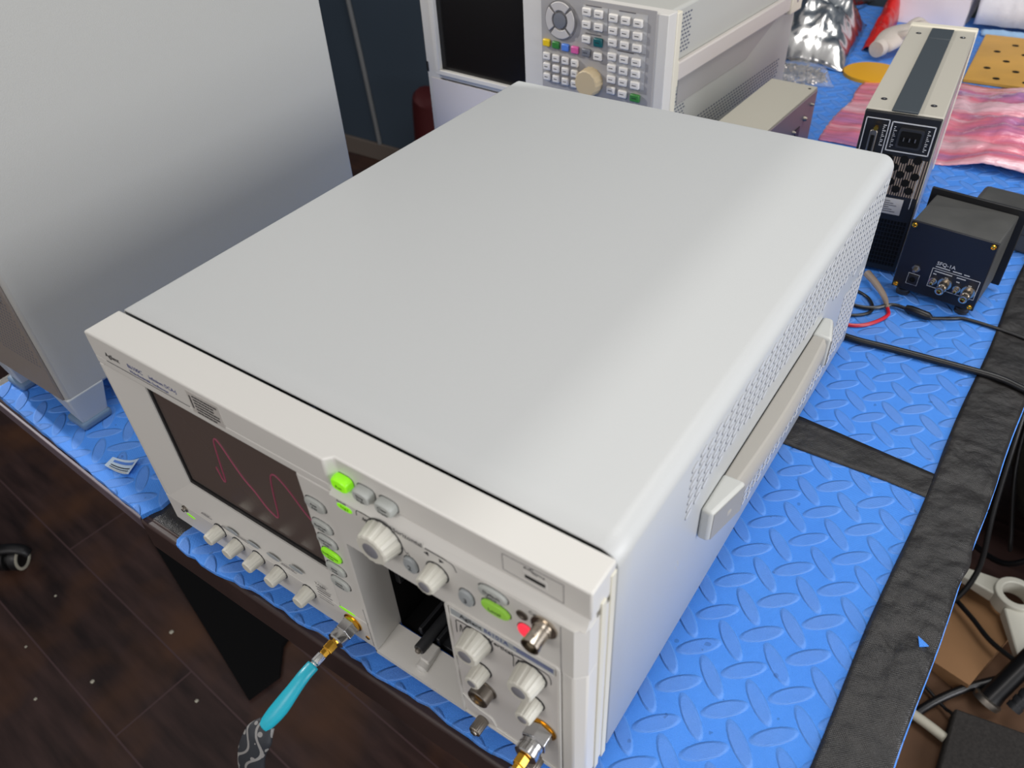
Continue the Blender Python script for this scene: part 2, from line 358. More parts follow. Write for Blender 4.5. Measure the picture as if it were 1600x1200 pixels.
mat_piece([(.0066, -.020), (.0045, -.034), (.0058, -.043), (.010, -.047)] + rag + [(edge_x(y), y) for y in lin(-.035, .372, 14)] + [(.0066, .385)], 'blue textured foam mat under the large oscilloscope, dusty and frayed at its front edge')
mat_piece([(.0066, .388)] + [(edge_x(y), y) for y in lin(.375, 1.815, 40)] + [(-.340, 1.815), (-.340, .60), (.0066, .60)], 'blue textured foam mat at the back under the black box and bags')
lf = [(-.365, -.0215)] + [(x, -.0215 - (x+.365)/.315*.021 + random.uniform(-.0007, .0007)) for x in lin(-.355, -.052, 30)] + [(-.047, -.044), (-.0435, -.034), (-.040, -.026), (-.041, -.013), (-.036, .0), (-.037, .02), (-.037, .5945), (-.335, .5945), (-.335, .47), (-.352, .46)]
lf[0] = (-.352, -.0225); mat_piece(lf, 'blue foam mat under the tall grey cabinet at the left')
bm = B(); sheet(bm, lin(0, 1, 15), lin(-.026, 1.80, 520), lambda x, y: 0)
for v in bm.verts:
    s, y = v.co.x, v.co.y; xl = .5425 + .0255*max(y, 0)**.98 + (.0012*math.sin(y*23)); xr = edge_x(y) - .0012 - (.003*math.exp(-((y-.30)/.015)**2)*-1)
    v.co.x = xl + (xr-xl)*s; q_ = Vector((v.co.x*30, y*26, 0)); k_ = (1 if y < .45 else .45)*(1 if .03 < s < .97 else .25)
    v.co.z = -.0113 + k_*(.0042*abs(noise.noise(q_)) + .0022*abs(noise.noise(q_*2.7)) + .0010*abs(noise.noise(q_*6)))
tp = obj('tape_strip', bm, 'tape', angle=180); tp.modifiers.new('th', 'SOLIDIFY').thickness = .0006
tag(tp, 'long black gaffer tape strip along the right edge of the blue mats', 'tape')
bm = B(); sheet(bm, lin(.002, .5585, 90), lin(0, 1, 8), lambda x, y: 0)
for v in bm.verts:
    x, s = v.co.x, v.co.y; y0 = .3590 + .001*math.sin(x*40); y1 = .4035 - .1*(x-.425)*.9 if x > .425 else .4035
    v.co.y = y0 + (y1-y0)*s; v.co.z = -.0114 + .0009*noise.noise(Vector((x*40, s*2, 3)))*(1 if .05 < s < .95 else .3)
tp = obj('tape_strip', bm, 'tape', angle=180); tp.modifiers.new('th', 'SOLIDIFY').thickness = .0006
tag(tp, 'black gaffer tape strip crossing the blue mats beside the oscilloscope handle', 'tape')
bm = B(); sheet(bm, lin(-.046, .012, 14), lin(-.0378, .56, 60), lambda x, y: -.0165 + .0010*noise.noise(Vector((x*60, y*40, 8))))
tag(obj('tape_strip', bm, 'tape', angle=180), 'wrinkled black tape in the gap between the two front mats', 'tape')
bm = B(); sheet(bm, lin(-.371, -.350, 6), lin(-.0230, .455, 50), lambda x, y: -.0163 + .0010*noise.noise(Vector((x*60, y*40, 5))))
tag(obj('tape_strip', bm, 'tape', angle=180), 'black tape on the bench end beyond the left foam mat', 'tape')
bm = B(); prism(bm, [(.5812, .2085), (.5900, .2040), (.5842, .1995)], -.0078, -.0070); tag(obj('foam_scrap', bm, 'foam'), 'tiny torn triangle of blue foam on the black tape', 'scrap')
st = thing('security_sticker', 'small curled silver sticker lying on the left blue mat', 'sticker', (-.112, -.015, -.012))
bm = B(); sheet(bm, lin(0, 1, 9), lin(0, 1, 6), lambda x, y: 0)
PA, PB, PC, PD = Vector((-.1338, -.0129, 0)), Vector((-.1308, -.0245, 0)), Vector((-.0972, -.0197, 0)), Vector((-.1068, -.0003, 0))
for v in bm.verts:
    s, t = v.co.x, v.co.y; q = (PA*(1-s)+PB*s)*(1-t) + (PD*(1-s)+PC*s)*t; v.co = q; v.co.z = -.0113 + .0055*(t-.45)**2*3
o = obj('sheet', bm, 'sticker', st, angle=180)
for t0, m_, w_ in ((.62, 'ink', .07), (.78, 'ink', .05), (.90, 'label', .06), (.20, 'kblue', .20)):
    bm = B(); n = 8; a = []
    for k in range(n+1):
        s = .12+.76*k/n; r = []
        for t in (t0, t0+w_): q = (PA*(1-t)+PB*t)*(1-s) + (PD*(1-t)+PC*t)*s; q.z = -.0113 + .0055*(s-.45)**2*3 + .0004; r.append(bm.verts.new(q))
        a.append(r)
    for k in range(n): bm.faces.new((a[k][0], a[k+1][0], a[k+1][1], a[k][1]))
    obj('print_line', bm, m_, st)

# ================================================================== the oscilloscope
W, D, H = .425, .5405, .2152
scope = thing('oscilloscope', 'large light grey sampling oscilloscope in the foreground on blue mats', 'oscilloscope', (W/2, .25, -.012))
# cover: rounded sheet-metal sleeve
def cover_profile(d):
    r = max(.0125-d, .0008); rl = max(.004-d, .0006); x0, x1, z1 = d, W-d, H-.0003-d; out = [(x0, .004)]
    for k in range(9): a = math.radians(180-90*k/8); out.append((x0+rl+rl*math.cos(a), z1-rl+rl*math.sin(a)))
    for k in range(9): a = math.radians(90-90*k/8); out.append((x1-r+r*math.cos(a), z1-r+r*math.sin(a)))
    out.append((x1, .004)); return out
bm = B(); rings = []
for y, d in [(.0012, .0010), (.0022, 0)] + [(v, 0) for v in (.02, .53)] + [(.5305+.010*math.sin(math.radians(a)), .010*(1-math.cos(math.radians(a)))) for a in (15, 30, 45, 60, 75, 90)]:
    rings.append([bm.verts.new((x, y, z)) for x, z in cover_profile(d)])
for a, b_ in zip(rings, rings[1:]):
    for k in range(len(a)-1): bm.faces.new((a[k], a[k+1], b_[k+1], b_[k]))
bm.faces.new(rings[-1])
cv = obj('cover', bm, 'cover', scope, angle=50); cv.modifiers.new('th', 'SOLIDIFY').thickness = .0012
cv.modifiers['th'].offset = -1
bm = B(); bx(bm, .003, W-.003, .004, .535, .002, .005); obj('bottom_plate', bm, 'cover', scope)
for fx, fy in ((.05, .03), (.375, .03), (.05, .5), (.375, .5)):
    bm = B(); lathe(bm, (fx, fy, -.012), (0, 0, 1), [(0, .011), (.002, .0125), (.0142, .0125)], 20); obj('foot', bm, 'rubber', scope)
# vents: two bands of staggered slots on the right side
bm1, bm2 = B(), B()
def slot(y, z, L=.0092, w=.0036):
    for bm_, x0, x1, l, ww, dz in ((bm1, W-.0004, W+.0002, L, w, 0), (bm2, W-.0004, W+.0007, L*.9, w*.66, .0004)):
        pl = [(y+a, z+dz+b_) for a, b_ in [(p_*.94-q_*.34, p_*.34+q_*.94) for p_, q_ in rrect(-l/2, l/2, -ww/2, ww/2, ww*.49, 2)]]
        prism(bm_, pl, x0, x1, 'yz')
def band(zlo, zhi, y0, y1):
    c = 0; y = y0
    while y < y1:
        z = .0185 + (.0037 if c % 2 else 0)
        while z < .202:
            if zlo(y) < z < zhi(y): slot(y, z)
            z += .0073
        y += .0118; c += 1
def up_lo(y): return .147 if y < .115 else .1565 if y < .19 else (.151 if y < .30 else (.146 if y < .40 else (.130 if y < .47 else .118)))
band(up_lo, lambda y: .2005, .0975, .527)
band(lambda y: .020, lambda y: .047 if y < .42 else (.075 if y < .45 else .106), .236, .52)
obj('vent_slot', bm1, 'slot', scope)['kind'] = 'stuff'
obj('vent_slot_lip', bm2, 'slotl', scope)['kind'] = 'stuff'
# carry handle on the right side
hs = .444
bm = B(); n = 22; rows = []
for k in range(n+1):
    t = k/n; y = .158 + (.352-.158)*t; bow = math.sin(math.pi*t); xo = W + .0105 + .0032*bow; th = xo - (W + .0006); zz = .1145; hh = .0135
    rows.append([bm.verts.new(q) for q in ((xo-th, y, zz-hh), (xo, y, zz-hh), (xo+.0025, y, zz-hh*.5), (xo+.003, y, zz), (xo+.0025, y, zz+hh*.6), (xo, y, zz+hh), (xo-th, y, zz+hh))])
for a, b_ in zip(rows, rows[1:]):
    for k in range(7): bm.faces.new((a[k], a[(k+1) % 7], b_[(k+1) % 7], b_[k]))
bm.faces.new(rows[0]); bm.faces.new(rows[-1][::-1])
obj('handle_strap', bm, 'grip', scope, bevel=.0012)
for y0, y1 in ((.1225, .162), (.380, .350)):
    bm = B()
    hexa(bm, [(W, y0, .099), (W+.0085, y0, .099), (W+.0165, y1, .099), (W, y1, .099), (W, y0, .1295), (W+.0085, y0, .1295), (W+.0165, y1, .1295), (W, y1, .1295)])
    hc = obj('handle_cap', bm, 'gripcap', scope, bevel=.0025, seg=3)
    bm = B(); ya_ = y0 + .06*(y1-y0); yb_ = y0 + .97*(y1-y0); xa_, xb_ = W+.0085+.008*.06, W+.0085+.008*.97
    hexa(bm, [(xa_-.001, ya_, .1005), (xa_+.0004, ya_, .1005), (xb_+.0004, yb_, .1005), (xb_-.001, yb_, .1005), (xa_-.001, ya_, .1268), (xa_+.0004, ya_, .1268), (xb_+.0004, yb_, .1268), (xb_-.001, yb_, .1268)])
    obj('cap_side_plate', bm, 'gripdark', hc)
    bm = B(); ym = y0*.45 + y1*.55; lathe(bm, (W+.0125, ym, .112), (1, -.3 if y1 > y0 else .3, 0), [(0, .0035), (.0006, .0035), (.0009, .0026)], 14); obj('screw_recess', bm, 'grip', hc)

# front bezel (left: screen half, right: plug-in half)
yl, yr, yu = -.0315, -.0335, -.0262
bm = B()
prism(bm, [(0, yl), (.2447, yl), (.2490, yu), (W, yu), (W, -.001), (0, -.001)], .1930, H)
bx(bm, 0, .2447, yl, -.001, .186, .194)
bx(bm, 0, .2447, yl, -.001, .004, .037)
bx(bm, .2125, .2447, yl, -.001, .037, .186)
bx(bm, 0, .006, yl, -.001, .037, .186)
bx(bm, .006, .043, -.024, -.001, .037, .186); bx(bm, .043, .2125, -.024, -.001, .037, .070)
bz = obj('front_bezel', bm, 'bezel', scope, bevel=.0014, seg=3); bz['label'] = 'pale grey plastic front frame'
bm = B()
A, A2, B2, B1, C1, D1 = (.006, yl, .037), (.2125, yl, .037), (.2125, -.0262, .0705), (.0445, -.0262, .0705), (.0445, -.0262, .1862), (.006, yl, .1862)
def back(p): return (p[0], -.02, p[2])
hexa(bm, [A, B1, back(B1), back(A), D1, C1, back(C1), back(D1)])
hexa(bm, [A, A2, back(A2), back(A), B1, B2, back(B2), back(B1)])
obj('screen_surround', bm, 'bezel', scope)
bm = B()
bx(bm, .2447, W-.0003, yu+.0003, -.001, .1915, .20)                          # recessed upper strip
obj('upper_strip', bm, 'bezel', scope)
bm = B(); hexa(bm, [(.2447, yl, .1865), (.249, yu, .1915), (.249, -.01, .1915), (.2447, -.01, .1865), (.2447, yl, .1935), (.249, yu, .1935), (.249, -.01, .1935), (.2447, -.01, .1935)])
obj('upper_strip_end', bm, 'bezel', scope)
bm = B()
prism(bm, [(.2447, yr), (.4190, yr), (W, -.0275), (W, -.001), (.2447, -.001)], .1400, .1865)
hexa(bm, [(.2447, yr, .1865), (W-.0003, yr+.002, .1865), (W-.0003, -.02, .1865), (.2447, -.02, .1865), (.2447, yu, .1925), (W-.0008, yu, .1925), (W-.0008, -.02, .1925), (.2447, -.02, .1925)])
obj('control_panel', bm, 'bezel', scope)
PANEL_SEAM = [(.4112, .1400), (.4110, .1850)]
bm = B()
prism(bm, [(.4112, yr), (.4190, yr), (W, -.0275), (W, -.001), (.4112, -.001)], .004, .1400)
obj('right_pillar', bm, 'bezel', scope, bevel=.0012, seg=2)
bm = B(); bx(bm, .4215, W+.0012, -.0170, -.0120, .002, .196); bx(bm, .4215, W+.0008, -.0072, -.0015, .001, .208)
obj('side_trim', bm, 'trim', scope, bevel=.0006)
bm = B()                                                                        # bay liner
hexa(bm, [(.2447, yr, .004), (.2475, yr, .012), (.2475, -.006, .014), (.2447, -.006, .004), (.2447, yr, .1400), (.2475, yr, .1400), (.2475, -.006, .1400), (.2447, -.006, .1400)])
hexa(bm, [(.2447, yr, .004), (.3300, yr, .004), (.3300, -.0085, .004), (.2447, -.0085, .004), (.2447, yr, .0085), (.3300, yr, .0085), (.3300, -.0085, .0125), (.2447, -.0085, .0125)])
hexa(bm, [(.3280, yr+.001, .004), (.4115, yr+.001, .004), (.4115, -.006, .004), (.3280, -.006, .004), (.3280, yr+.001, .008), (.4115, yr+.001, .008), (.4115, -.006, .008), (.3280, -.006, .008)])
obj('bay_liner', bm, 'bezel', scope)
bm = B(); lathe(bm, (.2855, -.0295, .0105), (-.05, 1, .15), [(0, .0035), (.002, .005), (.016, .005)], 14); bx(bm, .2815, .2895, -.024, -.0085, .006, .0175)
obj('latch_boss', bm, 'bezel', scope, bevel=.0012)
bm = B()                                                                        # black cavity
x0, x1, y0, y1, z0, z1 = .2475, .4115, -.006, .20, .008, .142
q = [(x0,y0,z0),(x1,y0,z0),(x1,y1,z0),(x0,y1,z0),(x0,y0,z1),(x1,y0,z1),(x1,y1,z1),(x0,y1,z1)]
v = [bm.verts.new(p) for p in q]
for f in ((0,1,2,3),(4,5,6,7),(1,2,6,5),(2,3,7,6),(3,0,4,7)): bm.faces.new([v[i] for i in f])
obj('bay_interior', bm, 'dark', scope)
bm = B()
bx(bm, .262, .324, -.004, .19, .0085, .0115)
for gx in (.266, .283, .300): bx(bm, gx, gx+.003, -.006, .18, .0115, .020)
bx(bm, .2475, .252, -.002, .18, .060, .072); bx(bm, .252, .2535, .004, .10, .088, .128); hexa(bm, [(.253, .03, .10), (.31, .03, .06), (.31, .1, .06), (.253, .1, .10), (.253, .03, .106), (.31, .03, .066), (.31, .1, .066), (.253, .1, .106)])
obj('card_guide', bm, 'guide', scope, bevel=.0006)
for gx, gy in ((.2775, -.020), (.3270, -.0265)):
    bm = B(); lathe(bm, (gx, gy, .0185), (0, 1, 0), [(0, .0042), (.0005, .0045), (.05, .0045)], 16); gr = obj('guide_rod', bm, 'guide', scope)
    bm = B(); lathe(bm, (gx, gy-.0022, .0185), (0, 1, 0), [(0, .0019), (.001, .0024), (.0023, .0024)], 12); obj('rod_tip', bm, 'satin', gr)
# display
bm = B(); bx(bm, .043, .2125, -.0238, -.0228, .0705, .1862); ds = obj('display', bm, 'glass', scope)
bm = B()
for a in ((.0435, .0475, .071, .186), (.0475, .2115, .071, .0755), (.2095, .2122, .071, .186), (.0475, .2115, .1835, .186)): bx(bm, a[0], a[1], -.0252, -.0237, a[2], a[3])
obj('display_gasket', bm, 'black', ds)
wave = [(.0965, .118), (.0985, .107), (.1005, .1035), (.1025, .108), (.105, .128), (.1085, .150), (.1125, .1565), (.117, .152), (.124, .137), (.131, .1245), (.139, .116), (.147, .104), (.154, .0985), (.158, .098), (.1605, .106), (.164, .130), (.168, .148), (.173, .1535), (.179, .151), (.186, .143), (.196, .128), (.206, .118)]
bm = B(); tube(bm, [(x, -.0239, z) for x, z in wave], .0007, 6); obj('signal_trace', bm, 'trace', ds)
# soft keys
def key(cx, cz, a, b_, m, y, pw=2.6, h=.0022, rot=0, name='button', label=None):
    bm = B(); n = 28
    rings = []
    for dy, k in ((0.0005, 1), (-h*.6, 1), (-h*.9, .93), (-h, .82)):
        rings.append([bm.verts.new((px, y+dy, pz)) for px, pz in ellipse(cx, cz, a*k, b_*k, n, rot, pw)])
    for r0, r1 in zip(rings, rings[1:]):
        for k in range(n): bm.faces.new((r0[k], r0[(k+1) % n], r1[(k+1) % n], r1[k]))
    bm.faces.new(rings[-1])
    o = obj(name, bm, m, scope)
    if label: o['label'] = label
    bm = B(); prism(bm, ellipse(cx, cz, a+.0006, b_+.0006, n, rot, pw), y-.0001, y+.0004, 'xz'); obj('button_gap', bm, 'guide', o)
    return o
def cap(o, lines, cx, cz, y, size=.0030, m='ink', gap=.0032):
    for i, s in enumerate(lines): text('lettering', s, cx, y, cz - gap*(i-(len(lines)-1)/2), size*(1 if i == 0 else .8), m, o)
for (cx, cz, lab, m) in ((.2245, .1625, ('Auto', 'Scale'), 'key'), (.2245, .1405, ('Eye/Mask', 'Mode'), 'key'), (.2245, .1245, ('TDR/TDT', 'Mode'), 'key'), (.2245, .1095, ('Oscilloscope', 'Mode'), 'green'), (.2245, .0935, ('Jitter', 'Mode'), 'key'), (.2245, .0765, ('Quick', 'Measure'), 'key')):
    o = key(cx, cz, .0092, .0054, m, yl, label='lit green oval button' if m == 'green' else None)
    cap(o, lab, cx, cz-.0006, yl-.0023)
for cx, lab, m in ((.2545, ('Run',), 'greenl'), (.2718, ('Stop', 'Single'), 'key'), (.2895, ('Clear', 'Display'), 'key')):
    o = key(cx, .1982, .0070, .0049, m, yu, h=.0062, pw=3, label='lit green translucent button' if m == 'greenl' else None)
    cap(o, lab, cx, .1982-.001, yu-.0063, .0034)
bm = B(); prism(bm, ellipse(.2565, .1810, .0062, .0024, 20, 0, 3), yr-.0004, yr, 'xz'); o = obj('indicator', bm, 'greenl', scope); text('lettering', "Trig'd", .2565, yr-.0005, .1810, .003, 'ink', o)
text('lettering', 'Armed', .2545, yr-.0001, .1852-.0002, .0028, 'ink', scope)
text('lettering', 'Horizontal', .3065, yr-.0001, .1873, .0056, 'ink', scope, bold=.00003)
def line(pts, r=.0003, y=yr, m='ink', name='printed_line', parent=None):
    bm = B(); tube(bm, [(x, y, z) for x, z in pts], r, 5, 4); return obj(name, bm, m, parent or scope)
line([(.2665, .1810), (.2672, .1852), (.2695, .1862), (.2800, .1862), (.2925, .1864)]); line([(.3205, .1865), (.3360, .1863), (.3405, .1850), (.3425, .1800)])
line([(.2710, .1790), (.2722, .1825), (.2728, .1792), (.2738, .1820), (.2745, .1795)]); line([(.2770, .1822), (.2850, .1850), (.2930, .1830), (.3010, .1760), (.3040, .1700)], .00022)
line([(.3040, .1690), (.3052, .1715), (.3064, .1690), (.3076, .1668), (.3088, .1692)], .00022)
for sx_, px in ((-1, .3225), (1, .3305)):
    bm = B(); prism(bm, [(px, .1842), (px, .1808), (px+.0033*sx_, .1825)], yr-.0002, yr, 'xz'); obj('arrow_mark', bm, 'ink', scope)
line(PANEL_SEAM, .00025, yr, 'greyink', 'panel_seam')
for cx, cz, s in ((.3065, .1615, '2'), (.3480, .1610, '3')):
    o = key(cx, cz, .0052, .0068, 'keyd', yr, pw=2.3); text('lettering', s, cx, yr-.0023, cz-.0018, .006, 'ink', o)
o = key(.3680, .1800, .0098, .0050, 'key', yr, pw=2.2); cap(o, ('Default', 'Setup'), .3680, .1790, yr-.0023, .0040)
o = key(.3690, .1666, .0098, .0054, 'greens', yr, pw=2.2, label='lit green oval button'); cap(o, ('Local',), .3690, .1655, yr-.0023, .0042)
text('lettering', 'Cal', .3935, yr-.0001, .1822, .0036, 'ink', scope)
bm = B(); lathe(bm, (.3868, yr, .1755), (0, -1, 0), [(0, .0037), (.0008, .0037), (.0009, .0026), (.0003, .0024)], 18); o = obj('test_terminal', bm, 'satin', scope)
key(.3885, .1615, .0052, .0062, 'red', yr, pw=2, h=.0012, name='indicator', label='lit red round lamp')
bm = B()                                                                        # bayonet connector
lathe(bm, (.4010, yr, .1765), (0, -1, 0), [(0, .0082), (.0012, .0082), (.0014, .0058), (.0040, .0056), (.0042, .0052), (.0125, .0052), (.0127, .0056), (.0145, .0056), (.0146, .0045), (.006, .0043)], 28)
for s in (-1, 1): lathe(bm, (.4010, yr-.0095, .1765+.0048*s), (0, 0, s), [(0, .0012), (.0022, .0012)], 10)
bc = obj('coaxial_socket', bm, 'nickel', scope, angle=30); 
bm = B(); lathe(bm, (.4010, yr-.004, .1765), (0, -1, 0), [(0, .0022), (.006, .0022), (.0062, .001)], 14); obj('socket_core', bm, 'trim', bc)
# memory port on the upper strip
for pa, pb in (((.3705, .2095), (.3705, .1958)), ((.3705, .1958), (.4085, .1945)), ((.4085, .1945), (.4085, .2105)), ((.4085, .2105), (.3705, .2095))): line([pa, pb], .0002, yu, 'greyink')
bm = B(); bx(bm, .3835, .3985, yu-.0003, yu+.0002, .1985, .2045); up = obj('memory_port', bm, 'bezel', scope, bevel=.0003)
bm = B(); bx(bm, .3850, .3975, yu-.0006, yu-.0002, .2000, .2024); obj('port_opening', bm, 'black', up)
line([(.3850, .2078), (.3905, .2074), (.3955, .2069)], .0003, yu, 'ink'); line([(.3875, .2075), (.3885, .2092), (.3902, .2090)], .00025, yu, 'ink'); line([(.3890, .2074), (.3905, .2058), (.3925, .2058)], .00025, yu, 'ink')
bm = B(); lathe(bm, (.3848, yu, .2078), (0, -1, 0), [(0, .0007), (.0002, .0007)], 10); lathe(bm, (.3965, yu, .2068), (0, -1, 0), [(0, .0007), (.0002, .0007)], 4); obj('port_symbol', bm, 'ink', scope)
# name strip and label
text('lettering', 'Agilent', .0185, yl-.0001, .2010, .0060, 'ink', scope, align='LEFT', bold=.00005)
text('lettering', '86100C', .0460, yl-.0001, .2020, .0056, 'blueink', scope, align='LEFT'); text('lettering', 'Infiniium DCA-J', .0710, yl-.0001, .2020, .0048, 'blueink', scope, align='LEFT')
text('lettering', 'Wide-Bandwidth Oscilloscope', .0460, yl-.0001, .1968, .0036, 'blueink', scope, align='LEFT')
line([(.0155, .1935), (.1120, .1935)], .0002, yl, 'greyink')
bm = B(); bx(bm, .1160, .1490, yl-.0003, yl, .1915, .2110); lb = obj('option_label', bm, 'label', scope)
for i in range(6):
    bm = B(); x = .1215
    while x < .1455 - .003*(i % 3):
        l = random.uniform(.0012, .0042); bx(bm, x, x+l, yl-.0005, yl-.0003, .2074-.0029*i, .2086-.0029*i); x += l+.0006
    obj('label_print', bm, 'ink', lb)
bm = B(); bx(bm, .1178, .1190, yl-.0005, yl-.0003, .1960, .2075); obj('label_print', bm, 'ink', lb)
# marker knobs
def knob(cx, cz, y, r, L, m='knob', capm=None, par=None, ribs=14, name='knob', cr=.5):
    bm = B()
    fl_ = (lambda t, i: 1 - (.045 if math.sin(t*ribs) > .35 else 0)) if ribs else None
    lathe(bm, (cx, y, cz), (0, -1, 0), [(0, r*1.16), (.0012, r*1.16), (L*.75, r*1.02), (L*.94, r*.98), (L, r*.88)], 84, fl=fl_)
    o = obj(name, bm, m, par or scope, angle=25)
    bm = B(); lathe(bm, (cx, y+.0002, cz), (0, -1, 0), [(0, r*1.16+.0008), (.0006, r*1.16+.0008)], 36); obj('knob_gap', bm, 'guide', o)
    if capm: bm = B(); lathe(bm, (cx, y-L+.0005, cz), (0, -1, 0), [(0, r*cr*1.1), (.0008, r*cr*1.1), (.0010, r*cr)], 28); obj('finger_dimple' if r > .007 else 'knob_cap', bm, capm, o)
    return o
for cx, cz in ((.0735, .0345), (.0955, .0315), (.1200, .0312), (.1460, .0312), (.1780, .0295)): knob(cx, cz, yl, .0056, .0135, ribs=9)
knob(.2875, .1745, yr, .0118, .0125, capm='knobcap', ribs=13, cr=.46); knob(.3275, .1695, yr, .0066, .0125, capm='knobcap', ribs=9, cr=.55)
for i, (x0, x1, z, s) in enumerate(((.052, .066, .0505, 'Marker 1'), (.078, .112, .0505, 'Markers'), (.122, .128, .050, ''), (.150, .168, .052, 'Level'))):
    if s: line([(x0+.002, z-.0055), (x1-.002, z-.0055)], .00022, yl, 'greyink'); line([(x0, z-.0075), (x1, z-.0075)], .00018, yl, 'greyink')
for cx, cz in ((.0930, .0465), (.1190, .0470), (.1430, .0480), (.1700, .0520)):
    bm = B(); prism(bm, ellipse(cx, cz, .0075, .0026, 20), yl-.0006, yl, 'xz'); obj('marker_button', bm, 'keyd', scope, bevel=.0002)
text('lettering', 'Trigger', .1960, yl-.0001, .0500, .0042, 'ink', scope)
for i in range(5): line([(.1895, .0450-.0034*i), (.2050-.0015*(i % 2), .0450-.0034*i)], .00022, yl, 'greyink')
bm = B(); prism(bm, ellipse(.0300, .0245, .0055, .0014, 16, -.1), yl-.0004, yl, 'xz'); obj('indicator', bm, 'greenl', scope)['label'] = 'small lit green power lamp'
bm = B(); prism(bm, ellipse(.2205, .0375, .0082, .0015, 16), yl-.0004, yl, 'xz'); obj('indicator', bm, 'greenl', scope)
bm = B(); lathe(bm, (.0262, yl, .0325), (0, -1, 0), [(0, .0036), (.0010, .0036), (.0012, .0022), (.003, .0020)], 16); obj('ground_jack', bm, 'satin', scope)
bm = B(); lathe(bm, (.2362, yl, .0145), (0, -1, 0), [(0, .0021), (.0006, .0019)], 14); obj('brass_screw', bm, 'gold', scope)
line([(.2405, .0560), (.2412, .0080)], .00022, yl, 'greyink')
# plug-in module
bm = B(); bx(bm, .3290, .4108, yr+.0003, .06, .0075, .1428); mod = obj('plug_in_module', bm, 'panel', scope, bevel=.0008)
mod['label'] = 'grey plug-in module with four knobs'
def ringframe(x0, x1, z0, z1, r, wd, y, dep, m, nm, par):
    bm = B(); o_, i_ = rrect(x0, x1, z0, z1, r), rrect(x0+wd, x1-wd, z0+wd, z1-wd, max(r-wd, .0004)); n = len(o_)
    vs = [[bm.verts.new((a, yy, b_)) for a, b_ in p] for p, yy in ((o_, y), (o_, y-dep), (i_, y-dep), (i_, y))]
    for a, b_ in ((0, 1), (1, 2), (2, 3)):
        for k in range(n): bm.faces.new((vs[a][k], vs[a][(k+1) % n], vs[b_][(k+1) % n], vs[b_][k]))
    return obj(nm, bm, m, par, bevel=.0003)
ringframe(.3290, .4108, .0075, .1428, .0035, .0022, yr+.0004, .0014, 'bezel', 'module_rim', mod)
bm = B(); bx(bm, .3325, .4070, yr-.0003, yr+.0004, .1315, .1388); ms = obj('title_strip', bm, 'keyd', mod)
text('lettering', 'Agilent', .3480, yr-.0004, .1352, .0058, 'ink', ms, bold=.00005); text('lettering', '86101A', .3665, yr-.0004, .1352, .0056, 'blueink', ms)
for i in range(2): line([(.3790+.002*i, .1366-.0022*i), (.4060, .1366-.0022*i)], .0004, yr-.0004, 'blueink', parent=ms)
ringframe(.3322, .4074, .1308, .1394, .0008, .0006, yr+.0002, .0009, 'bezel', 'strip_rim', mod)
text('lettering', 'Vertical', .3690, yr-.0000, .1262, .0056, 'ink', mod, bold=.00003)
for ox in (.3350, .3775):
    line([(ox, .1130), (ox+.0005, .1225), (ox+.0022, .1275), (ox+.0190, .1280)] if ox < .35 else [(ox, .1130), (ox+.0005, .1225), (ox+.0022, .1270), (ox+.022, .1275), (ox+.026, .124), (ox+.0265, .118)], .00022, yr, parent=mod)
    line([(ox+.0028, .1160), (ox+.0040, .1245), (ox+.0052, .1160), (ox+.0062, .1145), (ox+.0072, .1190)], .00022, yr, parent=mod)
for cx, cz, r, L in ((.3520, .1195, .0088, .0138), (.3520, .0845, .0056, .0118), (.3903, .1165, .0088, .0136), (.3915, .0850, .0058, .0136)):
    knob(cx, cz, yr, r, L, capm='knobcap', par=mod, ribs=11, cr=.5)
bm = B(); lathe(bm, (.3522, yr, .0600), (0, -1, 0), [(0, .0090), (.0006, .0090), (.0008, .0078), (.0088, .0078), (.0092, .0074), (.0092, .0060), (.005, .0056)], 30); nc = obj('coaxial_input', bm, 'satin', mod)
bm = B(); lathe(bm, (.3522, yr-.003, .0600), (0, -1, 0), [(0, .003), (.0045, .003), (.005, .0018)], 16); obj('input_core', bm, 'gold', nc)
for cx, cz in ((.3465, .0115), (.3925, .0090)):
    bm = B(); lathe(bm, (cx, yr-.0001, cz), (0, -1, 0), [(0, .0042), (.0008, .0046), (.0105, .0046), (.0110, .0042), (.0111, .0026), (.0122, .0024)], 48, fl=lambda t, i: 1-.05*(math.sin(t*20) > 0)); obj('thumbscrew', bm, 'satin', mod)
line([(.3310, .0330), (.3420, .0250), (.3540, .0225), (.3580, .0150), (.3620, .0125), (.4080, .0110)], .0008, yr, 'bezel', 'rim_step', mod)
# paint scratches on the side
bm = B()
for a in (((.118, .105), (.121, .098)), ((.121, .108), (.1235, .100))): tube(bm, [(W+.0001, a[0][0]-.03, a[0][1]), (W+.0001, a[1][0]-.03, a[1][1])], .0002, 4)
obj('paint_scratch', bm, 'scrape', scope)

# ================================================================== cable assemblies at the front
ca = thing('coaxial_cable', 'coaxial cable with teal sleeve plugged into the trigger input at the left', 'cable', (.2235, yl, .025))
ax = (0, -1, 0); c0 = (.2235, yl, .0250)
bm = B(); lathe(bm, c0, ax, [(.0001, .0088), (.0008, .0088), (.0012, .0075), (.0032, .0075)], 24); obj('retaining_ring', bm, 'gold', ca)
bm = B(); lathe(bm, c0, ax, [(.0030, .0070), (.0032, .0082), (.0120, .0082), (.0124, .0072)], 6); obj('hex_nut', bm, 'steel', ca, smooth=False, bevel=.0004)
bm = B(); lathe(bm, c0, ax, [(.0120, .0068), (.0130, .0071), (.0190, .0071), (.0200, .0060)] , 28); obj('adapter_barrel', bm, 'steel', ca, angle=20)
bm = B(); lathe(bm, c0, ax, [(.0195, .0030), (.0215, .0032), (.0216, .0047), (.0285, .0047), (.0290, .0036), (.0330, .0036)], 6); obj('gold_nut', bm, 'gold', ca, smooth=False, bevel=.0003)
